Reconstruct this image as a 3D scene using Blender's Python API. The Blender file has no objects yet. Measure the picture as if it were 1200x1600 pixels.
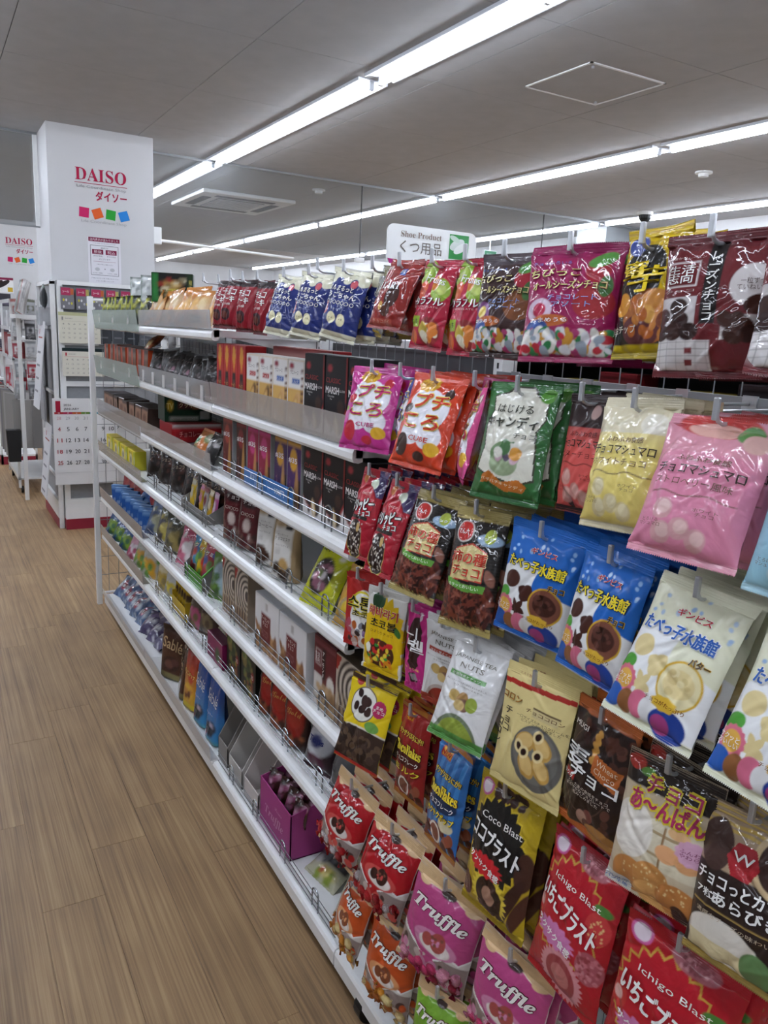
import bpy, bmesh, math, random
import numpy as np
from mathutils import Matrix, Vector, Euler

# ------------------------------------------------------------------ camera
scene = bpy.context.scene
col = scene.collection
CAM_RIGHT = (0.86654808, -0.49665594, 0.04926774)
CAM_UP = (0.06844455, 0.21603776, 0.97398308)
CAM_FWD = (0.49437817, 0.84063105, -0.2212005)
CAM_POS = (0.0, 0.0, 1.48)
FOCAL_PX = 1223.632
cam_data = bpy.data.cameras.new('camera')
cam_data.sensor_fit = 'VERTICAL'
cam_data.sensor_height = 24.0
cam_data.lens = FOCAL_PX / 1600.0 * 24.0
cam_data.clip_start = 0.02
cam = bpy.data.objects.new('camera', cam_data)
col.objects.link(cam)
cam.matrix_world = Matrix((
    (CAM_RIGHT[0], CAM_UP[0], -CAM_FWD[0], CAM_POS[0]),
    (CAM_RIGHT[1], CAM_UP[1], -CAM_FWD[1], CAM_POS[1]),
    (CAM_RIGHT[2], CAM_UP[2], -CAM_FWD[2], CAM_POS[2]),
    (0, 0, 0, 1)))
scene.camera = cam

# ------------------------------------------------------------------ light and exposure
TUBE_STRENGTH = 15.0
scene.view_settings.view_transform = 'Standard'
scene.view_settings.look = 'None'
scene.view_settings.gamma = 1.0
scene.view_settings.use_curve_mapping = False
scene.view_settings.exposure = 1.55
world = bpy.data.worlds.new('world')
world.use_nodes = True
world.node_tree.nodes['Background'].inputs[0].default_value = (0.75, 0.8, 0.9, 1)
world.node_tree.nodes['Background'].inputs[1].default_value = 0.12
scene.world = world
LAMP_ROWS_X = (-2.14, -0.04, 2.06, 4.17, 6.20, 8.30)
LAMP_JOINTS_Y = [6.36 + 2.565 * k for k in range(-4, 5)]
CEIL = 2.73

# ------------------------------------------------------------------ colour and materials
def lin(h):
    h = h.lstrip('#')
    out = []
    for i in (0, 2, 4):
        c = int(h[i:i+2], 16) / 255.0
        out.append(c / 12.92 if c <= 0.04045 else ((c + 0.055) / 1.055) ** 2.4)
    return out

def new_mat(name):
    m = bpy.data.materials.new(name)
    m.use_nodes = True
    nt = m.node_tree
    return m, nt, nt.nodes['Principled BSDF']

def plain(name, hexc, rough=0.5, metal=0.0, spec=0.5, coat=0.0, noise=0.0, nscale=30.0):
    m, nt, b = new_mat(name)
    c = lin(hexc)
    b.inputs['Base Color'].default_value = (*c, 1)
    b.inputs['Roughness'].default_value = rough
    b.inputs['Metallic'].default_value = metal
    b.inputs['Specular IOR Level'].default_value = spec
    b.inputs['Coat Weight'].default_value = coat
    b.inputs['Coat Roughness'].default_value = 0.1
    if noise:
        tc = nt.nodes.new('ShaderNodeTexCoord')
        n = nt.nodes.new('ShaderNodeTexNoise'); n.inputs['Scale'].default_value = nscale
        n.inputs['Detail'].default_value = 4
        r = nt.nodes.new('ShaderNodeValToRGB')
        lo = [max(0, x * (1 - noise)) for x in c]; hi = [min(1, x * (1 + noise)) for x in c]
        r.color_ramp.elements[0].color = (*lo, 1); r.color_ramp.elements[0].position = 0.3
        r.color_ramp.elements[1].color = (*hi, 1); r.color_ramp.elements[1].position = 0.7
        nt.links.new(tc.outputs['Object'], n.inputs['Vector'])
        nt.links.new(n.outputs['Fac'], r.inputs['Fac'])
        nt.links.new(r.outputs['Color'], b.inputs['Base Color'])
    return m

def ink(name, rough, coat, bump, bscale, coat_rough=0.08, metal=0.0, spec=0.15):
    """printed surface: ink colour stored on the mesh, film gloss and crinkle in the nodes"""
    m, nt, b = new_mat(name)
    a = nt.nodes.new('ShaderNodeAttribute'); a.attribute_name = 'Col'
    nt.links.new(a.outputs['Color'], b.inputs['Base Color'])
    b.inputs['Roughness'].default_value = rough
    b.inputs['Metallic'].default_value = metal
    b.inputs['Specular IOR Level'].default_value = spec
    b.inputs['Coat Weight'].default_value = coat
    b.inputs['Coat Roughness'].default_value = coat_rough
    if bump:
        tc = nt.nodes.new('ShaderNodeTexCoord')
        n = nt.nodes.new('ShaderNodeTexNoise'); n.inputs['Scale'].default_value = bscale
        n.inputs['Detail'].default_value = 2; n.inputs['Distortion'].default_value = 1.2
        bp = nt.nodes.new('ShaderNodeBump'); bp.inputs['Strength'].default_value = bump
        bp.inputs['Distance'].default_value = 0.01
        nt.links.new(tc.outputs['Object'], n.inputs['Vector'])
        nt.links.new(n.outputs['Fac'], bp.inputs['Height'])
        nt.links.new(bp.outputs['Normal'], b.inputs['Normal'])
        nt.links.new(bp.outputs['Normal'], b.inputs['Coat Normal'])
    return m

def clear(name, hexc, body=0.25, rough=0.05, gloss=0.12, haze_rough=0.6):
    """thin clear sheet: mostly lets light through, with a milky body and a mirror gloss"""
    m = bpy.data.materials.new(name); m.use_nodes = True
    nt = m.node_tree; nt.nodes.clear()
    out = nt.nodes.new('ShaderNodeOutputMaterial')
    tr = nt.nodes.new('ShaderNodeBsdfTransparent'); tr.inputs[0].default_value = (*[0.8 + 0.2 * x for x in lin(hexc)], 1)
    df0 = nt.nodes.new('ShaderNodeBsdfDiffuse'); df0.inputs[0].default_value = (*lin(hexc), 1)
    tl = nt.nodes.new('ShaderNodeBsdfTranslucent'); tl.inputs[0].default_value = (*lin(hexc), 1)
    df = nt.nodes.new('ShaderNodeMixShader'); df.inputs[0].default_value = 0.4
    nt.links.new(df0.outputs[0], df.inputs[1]); nt.links.new(tl.outputs[0], df.inputs[2])
    gl = nt.nodes.new('ShaderNodeBsdfGlossy'); gl.inputs['Roughness'].default_value = rough
    m1 = nt.nodes.new('ShaderNodeMixShader'); m1.inputs[0].default_value = body
    lw = nt.nodes.new('ShaderNodeLayerWeight'); lw.inputs[0].default_value = 0.25
    mp = nt.nodes.new('ShaderNodeMath'); mp.operation = 'MULTIPLY_ADD'
    mp.inputs[1].default_value = 0.5; mp.inputs[2].default_value = gloss
    m2 = nt.nodes.new('ShaderNodeMixShader')
    nt.links.new(tr.outputs[0], m1.inputs[1]); nt.links.new(df.outputs[0], m1.inputs[2])
    nt.links.new(lw.outputs['Fresnel'], mp.inputs[0]); nt.links.new(mp.outputs[0], m2.inputs[0])
    nt.links.new(m1.outputs[0], m2.inputs[1]); nt.links.new(gl.outputs[0], m2.inputs[2])
    nt.links.new(m2.outputs[0], out.inputs[0])
    return m

def emit(name, hexc, strength):
    m = bpy.data.materials.new(name); m.use_nodes = True
    nt = m.node_tree; nt.nodes.clear()
    out = nt.nodes.new('ShaderNodeOutputMaterial'); e = nt.nodes.new('ShaderNodeEmission')
    e.inputs[0].default_value = (*lin(hexc), 1); e.inputs[1].default_value = strength
    nt.links.new(e.outputs[0], out.inputs[0])
    return m

def wood_mat():
    m, nt, b = new_mat('floor_wood')
    tc = nt.nodes.new('ShaderNodeTexCoord'); geo = nt.nodes.new('ShaderNodeNewGeometry')
    oi = nt.nodes.new('ShaderNodeObjectInfo')
    add = nt.nodes.new('ShaderNodeVectorMath'); add.operation = 'ADD'
    sc = nt.nodes.new('ShaderNodeVectorMath'); sc.operation = 'SCALE'; sc.inputs['Scale'].default_value = 7.0
    cmb = nt.nodes.new('ShaderNodeCombineXYZ')
    nt.links.new(oi.outputs['Random'], cmb.inputs[1]); nt.links.new(oi.outputs['Random'], cmb.inputs[2])
    nt.links.new(cmb.outputs[0], sc.inputs[0]); nt.links.new(sc.outputs[0], add.inputs[1])
    nt.links.new(geo.outputs['Position'], add.inputs[0])
    def streak(sx, sy, detail):
        mp = nt.nodes.new('ShaderNodeMapping'); mp.inputs['Scale'].default_value = (sx, sy, 1)
        n = nt.nodes.new('ShaderNodeTexNoise'); n.inputs['Scale'].default_value = 1.0
        n.inputs['Detail'].default_value = detail; n.inputs['Roughness'].default_value = 0.65
        nt.links.new(add.outputs[0], mp.inputs['Vector']); nt.links.new(mp.outputs[0], n.inputs['Vector'])
        return n
    n1 = streak(70, 1.3, 3); n2 = streak(190, 1.8, 2); n3 = streak(5, 3, 2)
    r = nt.nodes.new('ShaderNodeValToRGB'); cr = r.color_ramp
    cr.elements[0].position = 0.36; cr.elements[0].color = (*lin('775f46'), 1)
    cr.elements[1].position = 0.66; cr.elements[1].color = (*lin('b0956e'), 1)
    e = cr.elements.new(0.5); e.color = (*lin('977a58'), 1)
    mx = nt.nodes.new('ShaderNodeMix'); mx.inputs[0].default_value = 0.45
    nt.links.new(n1.outputs['Fac'], mx.inputs[2]); nt.links.new(n2.outputs['Fac'], mx.inputs[3])
    mx2 = nt.nodes.new('ShaderNodeMix'); mx2.inputs[0].default_value = 0.22
    nt.links.new(mx.outputs[0], mx2.inputs[2]); nt.links.new(n3.outputs['Fac'], mx2.inputs[3])
    nt.links.new(mx2.outputs[0], r.inputs['Fac'])
    hs = nt.nodes.new('ShaderNodeHueSaturation')
    mr = nt.nodes.new('ShaderNodeMapRange'); mr.inputs['To Min'].default_value = 0.96; mr.inputs['To Max'].default_value = 1.04
    nt.links.new(oi.outputs['Random'], mr.inputs['Value']); nt.links.new(mr.outputs[0], hs.inputs['Value'])
    nt.links.new(r.outputs['Color'], hs.inputs['Color'])
    nt.links.new(hs.outputs['Color'], b.inputs['Base Color'])
    b.inputs['Roughness'].default_value = 0.42
    b.inputs['Specular IOR Level'].default_value = 0.4
    bp = nt.nodes.new('ShaderNodeBump'); bp.inputs['Strength'].default_value = 0.12; bp.inputs['Distance'].default_value = 0.002
    nt.links.new(mx.outputs[0], bp.inputs['Height']); nt.links.new(bp.outputs['Normal'], b.inputs['Normal'])
    return m

M = dict(
    film=ink('printed_film', 0.5, 0.9, 0.30, 30, 0.04),
    soft=ink('printed_soft_film', 0.5, 0.35, 0.2, 24, 0.12),
    card=ink('printed_card', 0.45, 0.15, 0, 1),
    paper=ink('printed_paper', 0.7, 0.0, 0, 1),
    foil=ink('metallic_wrapper', 0.22, 0.3, 0.5, 90, 0.1, 0.75),
    wood=wood_mat(),
    ceil=plain('ceiling_board', 'aeafb1', 0.85, noise=0.04, nscale=8),
    ceil_gap=plain('ceiling_joint', '6e6c6a', 0.9),
    wall=plain('wall_paint', 'c8c9ca', 0.7, noise=0.03, nscale=5),
    pillar=plain('pillar_sheet', 'c6c6c7', 0.5, noise=0.015, nscale=5),
    white=plain('white_powder_coat', 'e4e5e4', 0.35, noise=0.03, nscale=12),
    rail=plain('white_rail', 'eaebea', 0.28, coat=0.3, noise=0.02, nscale=20),
    grey=plain('grey_metal', '8f9294', 0.4, 0.3),
    steel=plain('chrome_wire', 'c6c9cd', 0.28, 0.7),
    fence=plain('fence_wire', '9a9da1', 0.25, 0.9),
    net=plain('net_wire', '8a8d90', 0.4, 0.5),
    dark=plain('dark_metal', '3a3b3d', 0.4, 0.6),
    black=plain('black_plastic', '17181a', 0.45),
    red=plain('red_skirting', '8c1f33', 0.45),
    acryl=clear('clear_acrylic', 'f1f2f4', 0.30, 0.08, 0.16),
    acryl_g=clear('green_tinted_acrylic', 'e2f5e9', 0.38, 0.08, 0.18),
    acryl_b=clear('smoky_acrylic_strip', 'dcd3cc', 0.5),
    strip=clear('milky_acrylic_strip', 'f6f4f2', 0.75),
    glass=clear('barrier_glass', 'a3abb0', 0.10, 0.02, 0.05),
    film_clear=clear('clear_bag_film', 'd8d8d8', 0.06, 0.06, 0.14),
    tube=emit('lit_tube', 'ebf2ff', TUBE_STRENGTH),
    lamp=plain('lamp_housing', 'dfe3ea', 0.4),
    vent=plain('vent_grille', '7d8184', 0.6),
)

# ------------------------------------------------------------------ object helpers
def tag(o, label=None, cat=None, group=None, kind=None):
    if label: o['label'] = label
    if cat: o['category'] = cat
    if group: o['group'] = group
    if kind: o['kind'] = kind
    return o

def link(name, data, parent=None, loc=None, rot=None):
    o = bpy.data.objects.new(name, data)
    col.objects.link(o)
    if parent: o.parent = parent
    if loc is not None: o.location = loc
    if rot is not None: o.rotation_euler = rot
    return o

def empty(name, loc=(0, 0, 0), rot=(0, 0, 0)):
    o = link(name, None, None, loc, rot)
    o.empty_display_size = 0.05
    return o

def mesh(name, V, F, mat, cols=None, smooth=False):
    me = bpy.data.meshes.new(name)
    me.from_pydata(np.asarray(V, float).tolist() if isinstance(V, np.ndarray) else [tuple(map(float, v)) for v in V], [], F)
    if cols is not None:
        a = me.attributes.new('Col', 'FLOAT_COLOR', 'POINT')
        c = np.ones((len(V), 4), np.float32); c[:, :3] = np.asarray(cols, np.float32)
        a.data.foreach_set('color', c.ravel())
    if smooth:
        me.polygons.foreach_set('use_smooth', [True] * len(me.polygons))
    if mat: me.materials.append(mat)
    me.update()
    return me

class MB:
    """collects simple solids into one mesh"""
    def __init__(s): s.v = []; s.f = []
    def box(s, x0, y0, z0, x1, y1, z1):
        b = len(s.v)
        s.v += [(x0,y0,z0),(x1,y0,z0),(x1,y1,z0),(x0,y1,z0),(x0,y0,z1),(x1,y0,z1),(x1,y1,z1),(x0,y1,z1)]
        s.f += [tuple(b+i for i in q) for q in ((0,3,2,1),(4,5,6,7),(0,1,5,4),(1,2,6,5),(2,3,7,6),(3,0,4,7))]
        return s
    def tube(s, pts, r, n=6, caps=True):
        pts = [Vector(p) for p in pts]
        base = len(s.v)
        for i, p in enumerate(pts):
            d = (pts[min(i+1, len(pts)-1)] - pts[max(i-1, 0)]).normalized()
            a = d.orthogonal().normalized() if i == 0 else (a - d * a.dot(d)).normalized()
            b = d.cross(a)
            for k in range(n):
                t = 2 * math.pi * k / n
                s.v.append(tuple(p + (a * math.cos(t) + b * math.sin(t)) * r))
        for i in range(len(pts) - 1):
            for k in range(n):
                k2 = (k + 1) % n
                s.f.append((base+i*n+k, base+i*n+k2, base+(i+1)*n+k2, base+(i+1)*n+k))
        if caps:
            s.f.append(tuple(base + k for k in range(n))[::-1])
            s.f.append(tuple(base + (len(pts)-1)*n + k for k in range(n)))
        return s
    def prism(s, poly, y0, y1):
        """polygon in (x, z) extruded along y"""
        b = len(s.v); n = len(poly)
        s.v += [(x, y0, z) for x, z in poly] + [(x, y1, z) for x, z in poly]
        s.f += [(b+i, b+(i+1) % n, b+n+(i+1) % n, b+n+i) for i in range(n)]
        s.f += [tuple(b+i for i in range(n))[::-1], tuple(b+n+i for i in range(n))]
        return s
    def data(s, name, mat, smooth=False, bevel=0.0):
        me = mesh(name, s.v, s.f, mat, smooth=smooth)
        bm = bmesh.new(); bm.from_mesh(me)
        bmesh.ops.recalc_face_normals(bm, faces=bm.faces)
        if bevel:
            bmesh.ops.bevel(bm, geom=[e for e in bm.edges if e.calc_face_angle(0) > 0.5], offset=bevel, segments=2, affect='EDGES', profile=0.6)
        bm.to_mesh(me); bm.free()
        return me
    def obj(s, name, mat, parent=None, loc=None, rot=None, smooth=False, bevel=0.0):
        return link(name, s.data(name, mat, smooth, bevel), parent, loc, rot)

def copy_tree(o, parent=None, depth=9):
    c = o.copy(); col.objects.link(c); c.parent = parent
    for ch in list(o.children): copy_tree(ch, c)
    return c

# ------------------------------------------------------------------ printed lettering
_tcache = {}
def glyphs(s, bold=0.0, res=2):
    """outline text as flat triangles, scaled into a unit box centred on 0"""
    key = (s, bold, res)
    if key in _tcache: return _tcache[key]
    cu = bpy.data.curves.new('lettering', 'FONT')
    cu.body = s; cu.size = 1.0; cu.align_x = 'CENTER'; cu.resolution_u = res; cu.offset = bold
    cu.space_line = 0.95
    ob = bpy.data.objects.new('lettering', cu)
    me = ob.to_mesh()
    n = len(me.vertices); V = np.empty(n * 3, np.float32); me.vertices.foreach_get('co', V)
    V = V.reshape(-1, 3)[:, :2].astype(float)
    F = [tuple(p.vertices) for p in me.polygons]
    ob.to_mesh_clear(); bpy.data.objects.remove(ob); bpy.data.curves.remove(cu)
    if n:
        lo, hi = V.min(0), V.max(0)
        V = (V - (lo + hi) / 2) / np.maximum(hi - lo, 1e-6)
        asp = (hi - lo)[0] / max((hi - lo)[1], 1e-6)
    else: asp = 1
    _tcache[key] = (V, F, asp)
    return _tcache[key]

class Print:
    """flat ink laid on a surface y = surf(x, z) (surface faces -y); sizes are in metres"""
    def __init__(s, surf): s.surf = surf; s.V = []; s.F = []; s.C = []; s.lay = 0
    def add(s, V2, F, colr, x, z, sx, sz, rot, lift):
        c, d = math.cos(math.radians(rot)), math.sin(math.radians(rot))
        P = V2 * np.array([sx, sz])
        X = x + P[:, 0] * c - P[:, 1] * d; Z = z + P[:, 0] * d + P[:, 1] * c
        Y = s.surf(X, Z) - lift - s.lay
        s.lay += 0.00002
        b = len(s.V)
        s.V += list(zip(X, Y, Z)); s.F += [tuple(i + b for i in f) for f in F]
        s.C += [lin(colr)] * len(X)
    def text(s, t, x, z, w, h, colr, rot=0, bold=0.0, outline=None, res=2):
        V, F, a = glyphs(t, 0.0, res)
        if not len(V): return
        h = h or w / a
        ch = min(h / (t.count('\n') + 1), w)
        if outline:
            o = ch * (0.03 + 1.2 * bold)
            for k in range(6):
                an = k * math.pi / 3 + 0.4
                s.add(V, F, outline, x + o * math.cos(an), z + o * math.sin(an), w, h, rot, 0.0012)
        if bold:
            o = ch * min(bold, 0.035) * 0.8
            for dx, dz in ((-o, -o * .6), (o, -o * .6), (-o, o * .6), (o, o * .6)):
                s.add(V, F, colr, x + dx, z + dz, w, h, rot, 0.0020)
        else: s.add(V, F, colr, x, z, w, h, rot, 0.0020)
    def poly(s, pts, colr, lift=0.0005):
        V = np.array(pts, float); n = len(V); c = V.mean(0)
        P = np.vstack([V, c[None]])
        s.add(P, [(i, (i + 1) % n, n) for i in range(n)], colr, 0, 0, 1, 1, 0, lift)
    def rect(s, x0, z0, x1, z1, colr, lift=0.0005):
        s.poly([(x0, z0), (x1, z0), (x1, z1), (x0, z1)], colr, lift)
    def ell(s, x, z, rx, rz, colr, rot=0, n=20, lift=0.0005):
        c, d = math.cos(math.radians(rot)), math.sin(math.radians(rot)); pts = []
        for k in range(n):
            t = 2 * math.pi * k / n; a, b = rx * math.cos(t), rz * math.sin(t)
            pts.append((x + a * c - b * d, z + a * d + b * c))
        s.poly(pts, colr, lift)
    def frame(s, x0, z0, x1, z1, t, colr):
        s.rect(x0, z0, x1, z0 + t, colr); s.rect(x0, z1 - t, x1, z1, colr)
        s.rect(x0, z0, x0 + t, z1, colr); s.rect(x1 - t, z0, x1, z1, colr)
    def obj(s, parent, mat, name='lettering', loc=None, rot=None):
        if not s.V: return None
        return link(name, mesh(name, s.V, s.F, mat, s.C), parent, loc, rot)

FLAT = lambda x, z: np.zeros_like(np.asarray(x, float))

# ------------------------------------------------------------------ ink painted on a grid
class Ink:
    def __init__(s, w, h, nu, nv):
        u = np.linspace(-1, 1, nu + 1); v = np.linspace(0, 1, nv + 1)
        s.U, s.V = np.meshgrid(u, v); s.w, s.h = w, h
        s.c = np.zeros(s.U.shape + (3,)); s.px = max(w / nu, h / nv)
    def mix(s, m, colr):
        m = np.clip(m, 0, 1)[..., None]; s.c = s.c * (1 - m) + np.array(lin(colr)) * m
    def run(s, ops):
        for o in ops:
            k = o[0]
            if k == 'f': s.mix(np.ones(s.U.shape), o[1])
            elif k == 'r':
                _, u0, v0, u1, v1, cc = o
                d = np.minimum(np.minimum(s.U - u0, u1 - s.U) * s.w / 2, np.minimum(s.V - v0, v1 - s.V) * s.h)
                s.mix(d / s.px + 0.5, cc)
            elif k in 'e*':
                u, v, ru, rv = o[1:5]
                if k == 'e': cc = o[5]; rot = o[6] if len(o) > 6 else 0
                else: n, dep, cc = o[5:8]; rot = 0
                dx = (s.U - u) * s.w / 2; dz = (s.V - v) * s.h
                c, d = math.cos(math.radians(rot)), math.sin(math.radians(rot))
                a = (dx * c + dz * d) / (ru * s.w / 2); b = (-dx * d + dz * c) / (rv * s.h)
                rr = np.hypot(a, b); lim = 1.0
                if k == '*': lim = 1 - dep * (0.5 + np.arcsin(np.sin(np.arctan2(b, a) * n)) / math.pi)
                s.mix((lim - rr) * min(ru * s.w / 2, rv * s.h) / s.px + 0.5, cc)
            elif k == 'p':
                P = o[1]; ins = np.zeros(s.U.shape, bool); j = len(P) - 1
                for i in range(len(P)):
                    (xi, yi), (xj, yj) = P[i], P[j]
                    cond = ((yi > s.V) != (yj > s.V)) & (s.U < (xj - xi) * (s.V - yi) / ((yj - yi) or 1e-9) + xi)
                    ins ^= cond; j = i
                s.mix(ins.astype(float), o[2])
            elif k == 'g':
                _, v0, v1, cc = o
                s.mix((s.V - v0) / (v1 - v0) if v1 != v0 else 0, cc)
            elif k == 's':      # stripes across u
                _, n, cc = o
                s.mix((np.sin(s.U * math.pi * n) > 0).astype(float), cc)
            elif k == 'sv':     # stripes along v between v0 and v1
                _, v0, v1, n, cc = o
                s.mix(((np.sin(s.V * math.pi * 2 * n) > 0) & (s.V > v0) & (s.V < v1)).astype(float), cc)
            elif k == 'n':
                _, u0, v0, u1, v1, n, r0, r1, cs, seed = o[:10]; asp = o[10] if len(o) > 10 else 1.3
                rnd = random.Random(seed)
                for i in range(n):
                    r = rnd.uniform(r0, r1)
                    s.run([('e', rnd.uniform(u0, u1), rnd.uniform(v0, v1), r * asp, r * s.w / 2 / s.h, cs[rnd.randrange(len(cs))], rnd.uniform(0, 180))])
        return s

# ------------------------------------------------------------------ bags and cartons
class Bag:
    """filled film bag; local x across, -y the printed front, z up; origin 15 mm under the top edge (hang) or at the base"""
    def __init__(s, key, w, h, t, ops, texts=(), mat='film', nu=36, nv=48, stand=False, seal=(0.055, 0.085), wr=1.0, back=None, base_org=False):
        rnd = random.Random(sum(ord(q) * (i + 7) for i, q in enumerate(key)))
        s.key, s.w, s.h, s.t = key, w, h, t
        ik = Ink(w, h, nu, nv).run(ops); U, V = ik.U, ik.V
        vb, vt = seal
        if stand:
            S = np.clip(V / (1 - vt), 0, 1)
            g = np.clip(1 - S, 0, 1) ** 0.55 * np.clip(V / 0.02 + 0.55, 0, 1)
            ac = (1 - np.abs(U) ** 5) ** 0.45
        else:
            S = np.clip((V - vb) / (1 - vt - vb), 0, 1)
            g = np.sin(math.pi * S ** 0.8) ** 0.6
            ac = (1 - np.abs(U) ** 3) ** 0.75
        Y = -t / 2 * g * ac
        wz = np.zeros(U.shape)
        edge = np.exp(-np.clip(1 - vt - V, 0, 1) / 0.10) * (V < 1 - vt) + (0 if stand else 1) * np.exp(-np.clip(V - vb, 0, 1) / 0.08) * (V > vb)
        for j in range(3):
            wz += edge * np.sin(U * rnd.uniform(5, 13) + rnd.uniform(0, 6)) * 0.0016
        for j in range(15):
            u0, v0, an = rnd.uniform(-1, 1), rnd.uniform(0.1, 0.95), rnd.uniform(-1.2, 1.2) + math.pi / 2
            dx = (U - u0) * w / 2; dz = (V - v0) * h
            d = dx * math.sin(an) - dz * math.cos(an); l = dx * math.cos(an) + dz * math.sin(an)
            wz += rnd.choice((-1, 1)) * rnd.uniform(0.0008, 0.0024) * np.exp(-(d / 0.0036) ** 2 - (l / rnd.uniform(0.02, 0.045)) ** 2) * np.clip(g * 1.5, 0.25, 1)
        Y = Y + wz * wr
        sealm = ((V > 1 - vt) | ((V < vb) & (not stand)))
        bend = rnd.uniform(-0.006, 0.006)
        Y = Y + sealm * (0.0006 * np.sin(V * h * 2 * math.pi / 0.0028)) + np.clip((V - (1 - vt)) / max(vt, .01), 0, 1) * bend * np.cos(U * 2.0 + rnd.uniform(-1, 1))
        pinch = 1 - (0.0 if stand else 0.05) * g
        X = U * w / 2 * pinch
        Z = V * h
        zz = np.where(np.arange(nu + 1) % 2 == 0, 0.0009, -0.0009)
        Z[-1] += zz
        if not stand: Z[0] += zz
        s.z0 = 0.0 if (stand or base_org) else -(h - 0.015)
        Z = Z + s.z0
        s.Yg, s.vs = Y, V[:, 0]; s.pin = pinch[:, nu // 2]
        s.nu, s.nv = nu, nv
        # split into body and the two seal strips
        it = int(round((1 - vt) * nv)); ib = 0 if stand else int(round(vb * nv))
        bk = lin(back) if back else None
        def rows(a, b, name):
            n = b - a + 1
            vs = np.stack([X[a:b+1], Y[a:b+1], Z[a:b+1]], -1).reshape(-1, 3)
            cs = ik.c[a:b+1].reshape(-1, 3)
            W = nu + 1
            F = [(r * W + q, r * W + q + 1, (r + 1) * W + q + 1, (r + 1) * W + q) for r in range(n - 1) for q in range(nu)]
            # plain back, coarser across
            qs = list(range(0, nu + 1, max(1, nu // 6)));
            if qs[-1] != nu: qs.append(nu)
            rs = list(range(a, b + 1, max(1, nv // 12)))
            if rs[-1] != b: rs.append(b)
            off = len(vs); m = len(qs)
            bv = np.array([(X[r, q], -Y[r, q] if a else -Y[r, q], Z[r, q]) for r in rs for q in qs])
            bc = np.array([ik.c[r, q] if bk is None else bk for r in rs for q in qs])
            bv[:, 1] = np.maximum(bv[:, 1], np.array([Y[r, q] for r in rs for q in qs]) + 0.0002)
            F += [(off + r * m + q + 1, off + r * m + q, off + (r + 1) * m + q, off + (r + 1) * m + q + 1) for r in range(len(rs) - 1) for q in range(m - 1)]
            return mesh(name, np.vstack([vs, bv]), F, M[mat], np.vstack([cs, bc]), True)
        s.body = rows(ib, it, 'bag_body')
        s.top = rows(it, nv, 'top_seal')
        s.bot = None if stand else rows(0, ib, 'bottom_seal')
        pr = Print(s.surf)
        for tx in texts:
            a, u, v, wf, hf, cc = tx[:6]; ex = dict(tx[6]) if len(tx) > 6 else {}
            if wf > 0.66: wf = 0.66 + (wf - 0.66) * 0.45
            pr.text(a, u * w / 2, v * h + s.z0, wf * w, hf * h if hf else None, cc, **ex)
        s.let = mesh('lettering', pr.V, pr.F, M[mat], pr.C) if pr.V else None
        s.first = True
    def surf(s, x, z):
        v = np.clip((z - s.z0) / s.h, 0, 1) * s.nv
        i = np.clip(v.astype(int), 0, s.nv - 1); f = v - i
        p = s.pin[i] * (1 - f) + s.pin[i + 1] * f
        u = (np.clip(x / (s.w / 2 * p), -1, 1) + 1) / 2 * s.nu
        j = np.clip(u.astype(int), 0, s.nu - 1); k = u - j
        Y = s.Yg
        return (Y[i, j] * (1-f) * (1-k) + Y[i+1, j] * f * (1-k) + Y[i, j+1] * (1-f) * k + Y[i+1, j+1] * f * k)
    def put(s, name, loc, rot, label, cat, group=None, letters=True, scale=None):
        o = link(name, s.body, None, loc, rot)
        if scale: o.scale = (scale,) * 3
        tag(o, label, cat, group)
        link('top_seal', s.top, o)
        if s.bot: link('bottom_seal', s.bot, o)
        if letters and s.let: link('lettering', s.let, o)
        return o

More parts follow.
